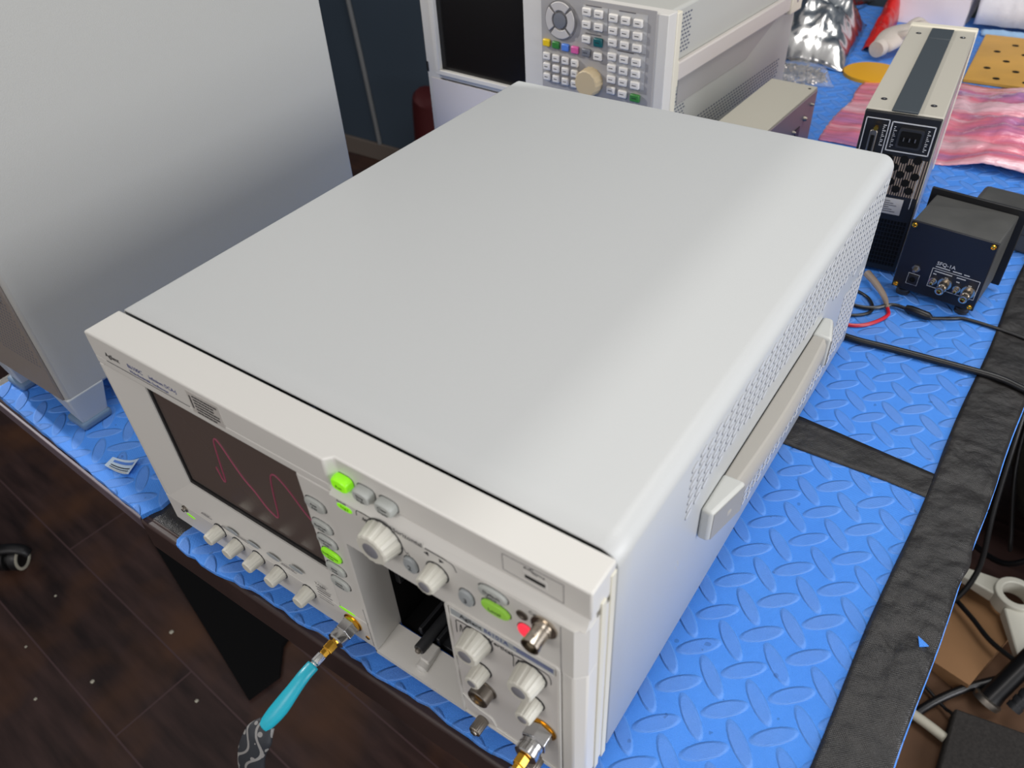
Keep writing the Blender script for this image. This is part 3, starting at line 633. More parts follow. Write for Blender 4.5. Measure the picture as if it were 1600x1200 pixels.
bm = B(); lathe(bm, c0, ax, [(.0328, .0030), (.0335, .0040), (.0405, .0040), (.0412, .0030), (.0480, .0030)], 8); obj('crimp_ferrule', bm, 'steel', ca, smooth=False, bevel=.0003)
bm = B(); tube(bm, [(.2235, yl-.0425, .0250), (.2232, yl-.0520, .0240), (.2215, yl-.0640, .0180), (.2190, yl-.0745, .0110), (.2160, yl-.0840, .0050), (.2140, yl-.0885, .0015)], lambda t: .0050 + .0016*math.exp(-((t-.62)/.25)**2), 14, flat=.8)
ts = obj('shrink_sleeve', bm, 'teal', ca, angle=180)
bm = B(); tube(bm, [(.2153, yl-.0862, .0030), (.2128, yl-.094, -.004), (.2105, yl-.103, -.016), (.2130, yl-.111, -.034), (.2180, yl-.116, -.060), (.226, yl-.118, -.110), (.235, yl-.118, -.2), (.22, yl-.10, -.42), (.16, yl-.05, -.62), (.05, yl+.0, -.802)], lambda t: .0066 + .0048*min(t*9, 1), 16, flat=.45, up=(.8, .5, .2))
obj('woven_cover', bm, 'sleeve', ca, angle=180)
c2 = thing('coaxial_cable', 'coaxial cable plugged into the plug-in module at the lower right, gold nut showing', 'cable', (.3975, yr, .054))
c0 = (.3968, yr, .0560)
bm = B(); lathe(bm, c0, ax, [(.0001, .0102), (.0006, .0102), (.0008, .0092), (.0016, .0092)], 28); obj('retaining_ring', bm, 'gold', c2)
bm = B(); lathe(bm, c0, ax, [(.0014, .0086), (.0018, .0095), (.0110, .0095), (.0114, .0086)], 6, .5); obj('hex_nut', bm, 'steel', c2, smooth=False, bevel=.0004)
bm = B(); lathe(bm, c0, ax, [(.0112, .0074), (.0120, .0078), (.0145, .0078), (.0147, .0074), (.0165, .0074), (.0167, .0079), (.0200, .0079), (.0208, .0068)], 30); obj('adapter_barrel', bm, 'steel', c2, angle=20)
bm = B(); lathe(bm, c0, ax, [(.0205, .0030), (.0215, .0047), (.0275, .0047), (.0280, .0034), (.0310, .0034)], 6, .3); obj('gold_nut', bm, 'gold', c2, smooth=False, bevel=.0003)
bm = B(); lathe(bm, c0, ax, [(.0308, .0030), (.0315, .0042), (.0385, .0042), (.0392, .0032), (.0500, .0034), (.058, .0034)], 8); obj('crimp_ferrule', bm, 'steel', c2, smooth=False, bevel=.0003)
bm = B(); tube(bm, [(.3968, yr-.056, .056), (.397, yr-.085, .050), (.398, yr-.12, .02), (.40, yr-.14, -.05), (.40, yr-.13, -.3), (.38, yr-.06, -.6), (.30, yr-.0, -.80)], .004, 12); obj('cable_jacket', bm, 'teal', c2, angle=180)

# ================================================================== tall cabinet instrument at the left
tw = thing('instrument_cabinet', 'tall grey instrument cabinet on corner feet at the left', 'instrument', (-.262, .2, -.012))
TX1, TX0, TY0, TY1, TZ0, TZ1 = -.196, -.352, -.006, .433, .029, .456
bm = B(); bx(bm, TX0, TX1, TY0, TY1, TZ0, TZ1); obj('case', bm, 'tower', tw, bevel=.004, seg=3)
bm = B(); bx(bm, TX0+.004, TX1-.004, TY0-.0025, TY0+.0005, TZ0+.004, TZ1-.004); fp = obj('front_panel', bm, 'towerf', tw, bevel=.001)
fp['label'] = 'dark perforated front panel'
bm = B()
for i in range(14):
    for j in range(26):
        lathe(bm, (TX1-.012-.0052*i-(.0026 if j % 2 else 0), TY0-.0024, .075+.0046*j), (0, -1, 0), [(0, .0013), (.0002, .0013)], 6)
obj('perforation', bm, 'slot', fp)['kind'] = 'stuff'
bm = B(); bx(bm, -.262, -.214, TY0-.0055, TY0-.002, .150, .163); obj('latch', bm, 'foot', tw, bevel=.001)
for cx, cy in ((-.213, .013), (-.334, .013), (-.213, .415), (-.334, .415)):
    s = 1 if cx > -.26 else -1; sy = -1 if cy < .2 else 1
    bm = B(); o1 = .0175
    xa, xb = cx-.018, cx+.018; ya, yb = cy-.020, cy+.022
    hexa(bm, [(xa+.007, ya+.007, -.004), (xb-.003, ya+.005, -.004), (xb-.003, yb-.008, -.004), (xa+.007, yb-.008, -.004), (xa, ya, TZ0+.004), (xb, ya, TZ0+.004), (xb, yb, TZ0+.004), (xa, yb, TZ0+.004)])
    ft = obj('corner_foot', bm, 'foot', tw, bevel=.002, seg=3)
    bm = B(); bx(bm, xa+.004, xb, ya+.002, yb-.006, -.012, -.002); obj('foot_pad', bm, 'rubber', ft, bevel=.0035, seg=3)
bm = B(); tube(bm, [(TX1+.0001, .262, .392), (TX1+.0001, .281, .355)], .0004, 4); tube(bm, [(TX1+.0001, .279, .372), (TX1+.0001, .294, .338)], .0003, 4); obj('paint_scratch', bm, 'scrape', tw)

# ================================================================== network analyser behind
AW, AH, AD = .420, .268, .440
an = thing('network_analyser', 'grey benchtop analyser with dark screen and keypad behind the oscilloscope', 'analyser', (.110, .7, -.012), math.radians(-4))
def L(x): return (x - .11)*1.064                                                # photo-side x to local x
def Z(z): return z + .012
bm = B(); bx(bm, -AW+.012, -.012, .012, AD, .010, AH-.004); obj('case', bm, 'ana', an, bevel=.004, seg=3, local=True)
bm = B()
for a in ((-AW, L(-.2600)), (L(-.1000), 0)): bx(bm, a[0], a[1], 0, .022, .012, AH)
bx(bm, L(-.26), L(-.10), 0, .022, Z(.254), AH); bx(bm, L(-.26), L(-.10), 0, .022, Z(.110), Z(.121)); bx(bm, L(-.26), L(-.10), .010, .022, .012, Z(.110))
obj('front_frame', bm, 'anab', an, bevel=.002, seg=3, local=True)
bm = B(); bx(bm, -.006, .0015, .020, .032, .012, AH-.002); obj('side_frame', bm, 'psend', an, bevel=.0012, local=True)
bm = B(); bx(bm, L(-.2605), L(-.099), .004, .010, Z(.1205), Z(.2545)); sc = obj('display', bm, 'screen', an, local=True)
ringv = B()
for a in ((-.2640, -.2565, .1205, .2545), (-.2640, -.0985, .116, .1235)): bx(ringv, L(a[0]), L(a[1]), -.004, .004, Z(a[2]), Z(a[3]))
obj('display_frame', ringv, 'anab', an, bevel=.001, local=True)
bm = B(); bx(bm, -AW+.008, L(-.07), -.0008, .0, .014, Z(.108)); lp = obj('lower_panel', bm, 'anal', an, bevel=.0003, local=True)
bm = B(); bx(bm, -AW-.0006, -AW+.003, -.0008, .004, Z(.116), Z(.131)); obj('latch_slot', bm, 'black', an, local=True)
bm = B(); bx(bm, L(-.0700), L(.0950), -.0012, .0, .016, Z(.2590)); kp = obj('keypad_panel', bm, 'anap', an, bevel=.0003, local=True)
for a in ((-.0045, .0290, .2255, .2525), (.0325, .0835, .2065, .2525), (.0325, .0835, .1615, .2050)):
    bm = B(); bx(bm, L(a[0])-.002, L(a[1]), -.0016, -.0012, Z(a[2]), Z(a[3])); obj('key_group_plate', bm, 'overlay', kp, local=True)
def akey(x, z, m='akey', w_=.0064, h_=.0050, mark=True):
    bm = B(); bx(bm, L(x)-w_, L(x)+w_, -.0062, -.0012, Z(z)-h_, Z(z)+h_); o = obj('key', bm, m, an, bevel=.0016, seg=2, local=True)
    if mark:
        bm = B(); bx(bm, L(x)-w_*.5, L(x)+w_*.45, -.0064, -.0061, Z(z)-.0004, Z(z)+.0005); obj('key_legend', bm, 'ink', o, local=True)
def agrid(xs, zs, **k):
    for j, z in enumerate(zs):
        for i, x in enumerate(xs): akey(x, z - .0006*i, **k)
for i, m_ in enumerate(('yellow', 'kgreen', 'kblue', 'kpink')): akey(-.0605+.0147*i, .1975-.0007*i, m_, .0056, .0048, False)
agrid((-.0605, -.0458, -.0311, -.0165), (.1800, .1660, .1520), w_=.0056, h_=.0050)
agrid((.0005, .0178), (.2455, .2300)); akey(.0005, .2120); akey(.0178, .2105, 'kteal', .0066, .0055); akey(.0005, .1950, 'kgrey'); akey(.0178, .1930)
agrid((.0385, .0555, .0725), (.2435, .2285, .2140)); agrid((.0385, .0555, .0725), (.1965, .1820, .1675)); akey(.0385, .1530); akey(.0555, .1515); akey(.0735, .1500, 'kgreen', .0070, .0050)
bm = B(); lathe(bm, (L(-.0390), -.0012, Z(.2290)), (0, -1, 0), [(0, .0255), (.0020, .0250)], 40); rg = obj('navigation_ring', bm, 'ring', an, local=True)
for k in range(4):
    bm = B(); a0 = math.radians(45 + 90*k + 5); a1 = a0 + math.radians(80); pl = []
    for t in lin(a0, a1, 9): pl.append((L(-.039) + .0232*math.cos(t), Z(.229) + .0232*math.sin(t)))
    for t in lin(a1, a0, 9): pl.append((L(-.039) + .0125*math.cos(t), Z(.229) + .0125*math.sin(t)))
    prism(bm, pl, -.0052, -.003, 'xz'); obj('arrow_key', bm, 'rkey', rg, bevel=.0008, local=True)
bm = B(); lathe(bm, (L(-.0390), -.003, Z(.2290)), (0, -1, 0), [(0, .0098), (.0030, .0096), (.0036, .006)], 30); obj('centre_key', bm, 'kgrey', rg, local=True)
bm = B(); lathe(bm, (L(.0075), -.0012, Z(.1585)), (0, -1, 0), [(0, .0185), (.006, .0180), (.014, .0172), (.0150, .0160)], 60, fl=lambda t, i: 1-.03*(math.sin(t*16) > 0)); obj('tuning_knob', bm, 'tan', an, angle=25, local=True)
for x, z, s in ((-.0440, .2580, 'RESPONSE'), (.0090, .2525, 'ENTRY'), (.0560, .2525, 'CHANNEL SETUP'), (.0560, .2045, 'ANALYSIS'), (.0090, .2185, 'CONTROL')):
    bm = B(); bx(bm, L(x)-.012, L(x)+.012, -.0018, -.0012, Z(z)-.0006, Z(z)+.0006); obj('group_legend', bm, 'greyink', kp, local=True)
# analyser side handle and vents (local: right side plane x = -.012)
bm = B(); bx(bm, -.0120, -.0040, .030, .405, Z(.163), Z(.187)); obj('handle_strap', bm, 'anah', an, bevel=.002, local=True)
for y0, y1 in ((.010, .040), (.395, .435)):
    bm = B(); bx(bm, -.0120, -.001, y0, y1, Z(.158), Z(.192)); hc = obj('handle_cap', bm, 'psend', an, bevel=.002, local=True)
    bm = B(); lathe(bm, (-.001, (y0+y1)/2, Z(.175)), (1, 0, 0), [(0, .003), (.0004, .003)], 12); obj('screw', bm, 'mauve', hc, local=True)
bm = B(); hexa(bm, [(-.0122, .06, Z(.163)), (-.0112, .06, Z(.163)), (-.0112, .38, Z(.163)), (-.0122, .38, Z(.163)), (-.0122, .06, Z(.125)), (-.0112, .06, Z(.125)), (-.0112, .27, Z(.125)), (-.0122, .27, Z(.125))]); obj('recess_plate', bm, 'anap', an, local=True)
bm = B()
def aslot(y, z, l=.0048, w_=.0022): prism(bm, [(y+a, z+b_) for a, b_ in rrect(-l/2, l/2, -w_/2, w_/2, w_*.45, 2)], -.0122, -.0117, 'yz')
for j in range(15):
    for i in range(6):
        z = Z(.196)+.0050*j
        if z < AH-.012: aslot(.040+.0072*i+(.0036 if j % 2 else 0), z)
for j in range(10):
    for i in range(6): aslot(.044+.0072*i+(.0036 if j % 2 else 0), Z(.100)+.0050*j)
for j in range(6):
    for i in range(36): aslot(.120+.0080*i+(.004 if j % 2 else 0), Z(.060)+.0052*j)
obj('vent_slot', bm, 'slot', an, local=True)['kind'] = 'stuff'
for fx, fy in ((-.04, .04), (-.38, .04), (-.04, .4), (-.38, .4)):
    bm = B(); lathe(bm, (fx, fy, 0), (0, 0, 1), [(0, .012), (.012, .013)], 16); obj('foot', bm, 'rubber', an, local=True)

# small beige unit right of the analyser
ux = thing('beige_case_unit', 'small beige metal case standing beside the analyser, connectors on its mauve side', 'instrument', (.18, .92, -.012))
bm = B(); hexa(bm, [(.140, .74, -.010), (.2100, .74, -.010), (.2222, 1.008, -.010), (.149, 1.012, -.010), (.134, .74, .088), (.2085, .74, .088), (.2222, 1.008, .088), (.149, 1.012, .088)][:4] + [(.140, .74, .0885), (.2100, .74, .0885), (.2222, 1.008, .0885), (.149, 1.012, .0885)]); obj('case', bm, 'beige', ux, bevel=.001)
bm = B(); hexa(bm, [(.2100, .745, -.006), (.2118, .745, -.006), (.2238, 1.004, -.006), (.222, 1.004, -.006), (.2100, .745, .085), (.2118, .745, .085), (.2238, 1.004, .085), (.222, 1.004, .085)]); rp = obj('side_panel', bm, 'mauve', ux)
for yy, zz, r in ((.965, .055, .004), (.925, .048, .003), (.93, .015, .005), (.985, .07, .0025)):
    bm = B(); xx = .2105 + (yy-.745)*.0455+.0008; lathe(bm, (xx, yy, zz), (1, -.05, 0), [(0, r), (.003, r*.9), (.006, r*.6)], 14); obj('connector', bm, 'satin', rp)
bm = B(); bx(bm, .2198, .2222, .934, .952, .022, .048); obj('socket', bm, 'guide', rp)
for px, py in ((.214, .995),):
    bm = B(); lathe(bm, (px, py, .0884), (0, 0, 1), [(0, .0025), (.0006, .002)], 12); obj('screw', bm, 'ink', ux)
for fx, fy in ((.155, .76), (.2, .76), (.16, .99), (.208, .99)):
    bm = B(); lathe(bm, (fx, fy, -.012), (0, 0, 1), [(0, .005), (.003, .005)], 10); obj('foot', bm, 'black', ux)

# ================================================================== tall narrow power supply (rear panel towards the camera)
ps = thing('power_supply', 'tall narrow champagne power supply with charcoal carry strap and black rear panel', 'power supply', (.3545, .704, -.012), math.radians(5))
PW, PD_, PH = .0805, .328, .199
bm = B(); bx(bm, 0, PW, .004, PD_-.012, .004, PH); obj('case', bm, 'pstop', ps, bevel=.0015, local=True)
bm = B(); bx(bm, PW-.0003, PW+.0008, .006, PD_-.014, .008, PH-.006); obj('side_panel', bm, 'psside', ps, local=True)
bm = B(); bx(bm, -.002, PW+.002, PD_-.014, PD_, .002, PH+.002); obj('front_frame', bm, 'psend', ps, bevel=.002, local=True)
bm = B(); bx(bm, .027, .0545, .002, .262, PH, PH+.0022); so = obj('carry_strap', bm, 'strap', ps, bevel=.0008, local=True)
bm = B(); bx(bm, .027, .0545, .264, .308, PH, PH+.0022); obj('strap_clip', bm, 'strap', ps, bevel=.0008, local=True)
for sx_, sy in ((.0135, .035), (.0660, .034), (.0135, .285), (.0675, .285)):
    bm = B(); lathe(bm, (sx_, sy, PH-.0001), (0, 0, 1), [(0, .0034), (.0006, .0034), (.0008, .0022)], 16); sr = obj('screw', bm, 'ink', ps, local=True)
    bm = B(); lathe(bm, (sx_+.0004, sy, PH+.0006), (0, 0, 1), [(0, .0014), (.0005, .0012)], 8); obj('screw_slot', bm, 'steel', sr, local=True)
bm = B(); bx(bm, .0005, PW-.0005, 0, .006, .004, PH-.0015); rp = obj('rear_panel', bm, 'black', ps, bevel=.001, local=True); rp['label'] = 'black rear panel'
def pframe(x0, x1, z0, z1, m='white_ink', w_=.0010):
    bm = B()
    bx(bm, x0, x1, -.0006, 0, z1-w_, z1); bx(bm, x0, x1, -.0006, 0, z0, z0+w_); bx(bm, x0, x0+w_, -.0006, 0, z0, z1); bx(bm, x1-w_, x1, -.0006, 0, z0, z1)
    return obj('panel_outline', bm, m, rp, local=True)
pframe(.0035, .0290, .130, .1905); pframe(.0310, .0765, .1555, .1895, w_=.0012)
bm = B(); prism(bm, rrect(.0405, .0665, .1620, .1840, .003), -.004, 0, 'xz'); pi = obj('power_inlet', bm, 'guide', rp, local=True)
bm = B(); prism(bm, rrect(.0430, .0640, .1645, .1815, .002), -.0046, -.0038, 'xz'); obj('inlet_cavity', bm, 'dark', pi, local=True)
for px in (.0475, .0535, .0595):
    bm = B(); bx(bm, px-.0006, px+.0006, -.0062, -.0046, .171, .175); obj('inlet_pin', bm, 'satin', pi, local=True)
bm = B(); prism(bm, rrect(.0110, .0190, .135, .178, .003), -.004, 0, 'xz'); dc = obj('data_connector', bm, 'satin', rp, bevel=.0006, local=True)
bm = B(); bx(bm, .0130, .0170, -.0046, -.0038, .138, .172); obj('connector_slot', bm, 'dark', dc, local=True)
bm = B(); lathe(bm, (.0165, -.003, .181), (0, -1, 0), [(0, .0028), (.004, .0026)], 6); obj('jack_post', bm, 'gold', dc, local=True)
bm = B()
for i in range(12):
    for x0 in (.0232, .0695, .0345):
        z = .160+.0021*i; ww = .0036*(.6+.4*math.sin(i*2.3+x0*900)); bx(bm, x0, x0+ww, -.0004, 0, z, z+.0008)
obj('rear_legend', bm, 'white_ink', rp, local=True)
bm = B()
for i in range(26): bx(bm, .012+.0026*i, .0133+.0026*i, -.0006, 0, .104, .150)
obj('fan_grille', bm, 'cablegrey', rp, local=True)
bm = B()
for cx, cz in ((.038, .147), (.054, .148), (.068, .149), (.046, .138), (.062, .139), (.030, .138), (.038, .129), (.054, .130), (.070, .130), (.046, .120), (.062, .121), (.030, .120), (.038, .111), (.054, .112), (.068, .112)):
    lathe(bm, (cx, -.0006, cz), (0, -1, 0), [(0, .0046), (.0008, .0044)], 14)
obj('fan_opening', bm, 'dark', rp, local=True)
bm = B(); bx(bm, .0330, .0660, -.0005, 0, .0800, .1000); rl = obj('rating_label', bm, 'label', rp, local=True)
bm = B()
for i in range(6): bx(bm, .0350, .0600-.004*(i % 3), -.0007, -.0005, .0830+.0026*i, .0839+.0026*i)
obj('label_print', bm, 'greyink', rl, local=True)
bm = B(); bx(bm, .0400, .0415, -.0005, 0, .030, .0760); bx(bm, .0400, .0470, -.0005, 0, .0300, .0312); bx(bm, .0430, .0445, -.0005, 0, .058, .074); bx(bm, .0735, .0742, -.0005, 0, .090, .150); obj('panel_outline', bm, 'white_ink', rp, local=True)
bm = B()
for i in range(9):
    for j in range(11): bx(bm, .045+.0036*i, .0476+.0036*i, -.0005, 0, .012+.0056*j, .0160+.0056*j)
obj('grille_cell', bm, 'dark', rp, local=True)['kind'] = 'stuff'
for fx, fy in ((.01, .02), (.07, .02), (.01, .3), (.07, .3)):
    bm = B(); lathe(bm, (fx, fy, 0), (0, 0, 1), [(0, .005), (.005, .005)], 12); obj('foot', bm, 'black', ps, local=True)

# ================================================================== small black oscillator box
sb = thing('black_signal_box', 'small black metal box with gold corner screws and four coaxial sockets', 'electronic box', (.4395, .669, -.012), math.radians(-6))
BW, BD, BH0, BH1 = .0915, .078, .012, .0995
bm = B(); bx(bm, .001, BW-.001, .003, BD, BH0+.001, BH1-.001); obj('case', bm, 'boxtop', sb, bevel=.0015, local=True)
bm = B(); bx(bm, 0, BW, 0, .003, BH0, BH1); fp = obj('connector_panel', bm, 'navy', sb, bevel=.0008, local=True); fp['label'] = 'dark navy connector panel'
bm = B(); bx(bm, -.006, BW+.007, BD, BD+.004, BH0-.004, BH1+.006); obj('flange_plate', bm, 'black', sb, bevel=.0008, local=True)
for sx_ in (.0045, BW-.0045):
    for sz in (BH0+.0045, BH1-.0045):
        bm = B(); lathe(bm, (sx_, 0, sz), (0, -1, 0), [(0, .0030), (.0014, .0029), (.0020, .0018), (.0012, .0014)], 16); obj('gold_screw', bm, 'gold', fp, local=True)
def bnc(x, z, s, long_):
    bm = B(); lathe(bm, (x, 0, z), (0, -1, 0), [(0, s*1.25), (.0012, s*1.2), (.0014, s*.85), (long_*.6, s*.85), (long_*.62, s*.72), (long_, s*.74), (long_+.0003, s*.5), (long_-.004, s*.45)], 20); o = obj('coaxial_socket', bm, 'nickel', fp, local=True)
    bm = B(); lathe(bm, (x, -long_+.003, z), (0, -1, 0), [(0, s*.3), (.002, s*.2)], 10); obj('socket_core', bm, 'gold', o, local=True)
bnc(.0420, .0345, .0036, .008); bnc(.0545, .0350, .0062, .019); bnc(.0680, .0335, .0036, .008); bnc(.0800, .0340, .0062, .019)
bm = B(); bx(bm, .0150, .0260, -.0016, 0, .0220, .0345); dj = obj('power_jack', bm, 'black', fp, bevel=.0005, local=True)
bm = B(); lathe(bm, (.0205, -.0016, .0285), (0, -1, 0), [(0, .0035), (.0004, .0034)], 18); lathe(bm, (.0205, -.0018, .0285), (0, -1, 0), [(0, .001), (.002, .0008)], 8); obj('jack_socket', bm, 'dark', dj, local=True)
bm = B(); lathe(bm, (.0205, 0, .0430), (0, -1, 0), [(0, .0048), (.0008, .0048), (.0012, .0030), (.004, .0028), (.008, .0018)], 6); obj('toggle_switch', bm, 'satin', fp, local=True)
text('lettering', 'SFQ-1A', .0395, -.0001, .0575, .0062, 'white_ink', fp, align='LEFT', local=True)
for z, x0, x1 in ((.0532, .0395, .0560), (.0532, .0580, .0680), (.0532, .0700, .0770), (.0472, .0400, .0600), (.0472, .064, .074), (.0435, .0395, .0440), (.0425, .0525, .0570), (.0420, .0650, .0690), (.0418, .0780, .0820)):
    bm = B(); n = int((x1-x0)/.0012)
    for k in range(n): bx(bm, x0+.0012*k, x0+.0012*k+.0009, -.0002, 0, z-.0006, z+.0006)
    obj('panel_legend', bm, 'white_ink', fp, local=True)
bm = B()
for a in ((.0370, .0880, .0500, .0505), (.0370, .0880, .0260, .0265), (.0370, .0375, .0260, .0500), (.0875, .0880, .0260, .0500)): bx(bm, a[0], a[1], -.0002, 0, a[2], a[3])
for a in ((.0142, .0268, .0352, .0356), (.0142, .0268, .0210, .0214), (.0142, .0146, .0210, .0356), (.0264, .0268, .0210, .0356)): bx(bm, a[0], a[1], -.0002, 0, a[2], a[3])
obj('panel_outline', bm, 'white_ink', fp, local=True)
for fx, fy in ((.012, .012), (.079, .012), (.012, .066), (.079, .066)):
    bm = B(); lathe(bm, (fx, fy, 0), (0, 0, 1), [(0, .0072), (.0015, .0078), (.0035, .0078), (.0038, .0070), (.0052, .0070), (.0055, .0078), (.0075, .0078), (.0085, .0060), (.0125, .0050)], 24); obj('foot', bm, 'guide', sb, local=True)
bl = thing('power_adapter', 'charcoal power adapter brick lying behind the small black box', 'adapter', (.53, .87, -.012), math.radians(-6))
bm = B(); bx(bm, -.045, .055, -.028, .030, 0, .052); obj('housing', bm, 'boxtop', bl, bevel=.006, seg=3, local=True)
bm = B(); bx(bm, -.0455, .0555, -.0285, .0305, .0250, .0262); obj('seam_line', bm, 'black', bl, bevel=.006, seg=3, local=True)

# ================================================================== cables on the bench
def cable(pts, r, m, label, cat='cable', name='power_cable'):
    bm = B(); tube(bm, pts, r, 10); return tag(obj(name, bm, m, angle=180), label, cat)
cable([(.36, .560, -.0075), (.425, .5520, -.0075), (.4756, .5560, -.0075), (.5395, .5600, -.0072), (.5763, .5604, -.0065), (.6010, .5542, -.0065), (.640, .5420, -.006), (.70, .52, -.012), (.78, .48, -.06), (.88, .45, -.3), (1.02, .45, -.60), (1.10, .5, -.802)], .0040, 'cable', 'thick black power cord crossing the mat from behind the oscilloscope')
cable([(.4900, .6350, -.0093), (.5120, .6480, -.0093), (.5270, .6555, -.0093), (.5603, .6542, -.0092), (.5866, .6494, -.0085), (.611, .645, -.0085), (.66, .635, -.010), (.76, .62, -.06), (.90, .62, -.3), (1.08, .66, -.6), (1.14, .72, -.805)], .0021, 'cable', 'thin black lead running right from under the small black box')
pw = thing('barrel_plug', 'black barrel plug lying in front of the small black box', 'plug', (.49, .634, -.012))
bm = B(); lathe(bm, (.4650, .640, -.0062), (1, -.2, 0), [(0, .0035), (.006, .0050), (.026, .0050), (.030, .0024)], 16); obj('grip', bm, 'cable', pw)
bm = B(); tube(bm, [(.4660, .6398, -.0070), (.450, .640, -.0075), (.435, .626, -.0085), (.42, .620, -.009), (.40, .62, -.009)], .0022, 8); obj('lead', bm, 'cable', pw)
pr = thing('red_test_lead', 'red test lead curling out beside the oscilloscope', 'lead', (.43, .6, -.012))
bm = B(); tube(bm, [(.38, .580, -.0095), (.4120, .5775, -.0095), (.4300, .5840, -.0095), (.4430, .600, -.0095), (.4510, .6200, -.0095), (.4470, .6330, -.0090)], .0022, 8); obj('lead', bm, 'cablered', pr)
bm = B(); tube(bm, [(.4470, .6325, -.0085), (.4380, .650, -.0060), (.4230, .668, -.0030), (.4080, .682, -.0010)], lambda t: .0026+.0022*t, 10); obj('tan_boot', bm, 'cablegrey', pr)
cable([(.37, .600, -.0100), (.4050, .5960, -.0100), (.4250, .6060, -.0100), (.4330, .622, -.0100), (.4240, .6420, -.0100), (.408, .652, -.0100), (.38, .66, -.0100)], .0019, 'cable', 'thin black wire looped beside the red lead', 'wire', 'looped_wire')

# ================================================================== clutter at the back of the bench
def crumple(name, x0, x1, y0, y1, zf, m, label, cat, nx=46, ny=46, par=None, rot=0, outline=None, amp=.012, sc=18, flat=False):
    bm = B(); cx, cy = (x0+x1)/2, (y0+y1)/2
    def zz(x, y):
        p = Vector((x*sc, y*sc, m.__hash__() % 7)); n1 = noise.noise(p); n2 = noise.noise(p*2.3); 
        s_, t_ = (x-x0)/(x1-x0), (y-y0)/(y1-y0); e_ = max(.12, min(1, 6*min(s_, 1-s_, t_, 1-t_)))
        n3 = noise.noise(p*5) if m == 'foil' else 0
        return zf(s_, t_) + amp*e_*(abs(n1)*1.4 + abs(n2)*.7 + abs(n3)*.35)
    g = sheet(bm, lin(x0, x1, nx), lin(y0, y1, ny), zz, .001)
    for row in g:
        for v in row:
            s, t = (v.co.x-x0)/(x1-x0)-.5, (v.co.y-y0)/(y1-y0)-.5
            k = 1 + .06*noise.noise(Vector((math.atan2(t, s)*2, 3, 1)))
            v.co.x = cx+(v.co.x-cx)*k; v.co.y = cy+(v.co.y-cy)*k
    if rot: bmesh.ops.rotate(bm, verts=bm.verts, cent=(cx, cy, 0), matrix=Matrix.Rotation(rot, 3, 'Z'))
    o = obj(name, bm, m, par, angle=50 if m == 'foil' else 180); sd = o.modifiers.new('th', 'SOLIDIFY'); sd.thickness = .0008
    return tag(o, label, cat) if not par else o
dome = lambda h: (lambda s, t: -.011 + h*math.sin(math.pi*min(max(s, 0), 1))**.6*math.sin(math.pi*min(max(t, 0), 1))**.6)
crumple('antistatic_bag', -.025, .152, 1.362, 1.66, dome(.078), 'foil', 'large crumpled silver antistatic bag at the back of the bench', 'bag', amp=.028, sc=14, rot=.12)
crumple('antistatic_bag', -.10, .085, 1.685, 1.87, dome(.06), 'foil', 'second silver antistatic bag behind the first, partly hidden by the analyser', 'bag', amp=.025, sc=15, rot=-.2)
crumple('pink_bag', .225, .615, 1.050, 1.405, lambda s, t: -.0112 + .006*math.sin(math.pi*t)*(.3+.7*math.sin(math.pi*s)) + (0 if s < .50 else min(1, (s-.5)*8)*(.012*abs(math.sin(9*t+1.5*s)) + .008*abs(math.sin(21*t-4*s)))), 'pink', 'pink translucent antistatic bag spread beneath and beside the power supply', 'bag', 90, 60, amp=.006, sc=17)
crumple('bubble_wrap', .325, .62, 1.728, 1.865, lambda s, t: .0+.10*math.sin(math.pi*t)**.5, 'wrap', 'white bubble wrap heap in the far right corner of the bench', 'packing', amp=.02, sc=16)
crumple('red_bag', .150, .186, 1.50, 1.865, lambda s, t: -.011+.05*math.sin(math.pi*min(max(s, 0), 1))**.6*min(1, .2+t*1.2), 'redfilm', 'red plastic bag squeezed between the silver bag and the foam', 'bag', 20, 60, amp=.018, sc=20, rot=.10)
zb = thing('screw_bag', 'clear bag full of small metal screws beside the analyser', 'bag of screws', (.085, 1.35, -.012))
crumple('bag_film', .015, .165, 1.250, 1.345, lambda s, t: -.0095 + .022*math.sin(math.pi*min(max(s, 0), 1))**.5*math.sin(math.pi*min(max(t, 0), 1))**.5, 'clear', '', '', par=zb, amp=.004, sc=20, rot=.4)
bm = B()
for k in range(420):
    a, r = random.uniform(0, 6.28), random.random()**.5; p = Vector((.092+.064*r*math.cos(a), 1.310+.044*r*math.sin(a), -.009+random.uniform(0, .014)*(1-r*r)))
    lathe(bm, p, (random.uniform(-1, 1), random.uniform(-1, 1), random.uniform(-.4, .4)), [(0, .0036), (.0016, .0036), (.0018, .0015), (.011, .0013)], 6)
o = obj('screw_pile', bm, 'nickel', zb); o['kind'] = 'stuff'
yd = tag(obj('yellow_lid', (lambda b_: (lathe(b_, (.222, 1.383, -.012), (0, 0, 1), [(0, .052), (.006, .052), (.0065, .049)], 40), b_)[1])(B()), 'yellowd'), 'flat yellow lid showing beyond the silver bag', 'lid')
gl = thing('knitted_glove', 'off white knitted glove lying against the power supply', 'glove', (.25, 1.52, -.012))
bm = B(); tube(bm, [(.210, 1.47, .012), (.222, 1.51, .022), (.238, 1.56, .024)], lambda t: .014+.013*math.sin(math.pi*min(1, .15+t*.75)), 14, flat=.55, up=(1, 0, 0)); obj('palm', bm, 'fluff', gl, angle=180)
for k in range(4):
    bm = B(); a = .35+.33*k; tube(bm, [(.231+.008*k, 1.555-.012*k, .024), (.242+.013*k, 1.59-.018*k, .030), (.254+.019*k, 1.615-.028*k, .016)], .009, 10); obj('finger', bm, 'fluff', gl, angle=180)
bm = B(); tube(bm, [(.226, 1.50, .024), (.250, 1.495, .032), (.268, 1.50, .018)], .009, 10); obj('thumb', bm, 'fluff', gl, angle=180)
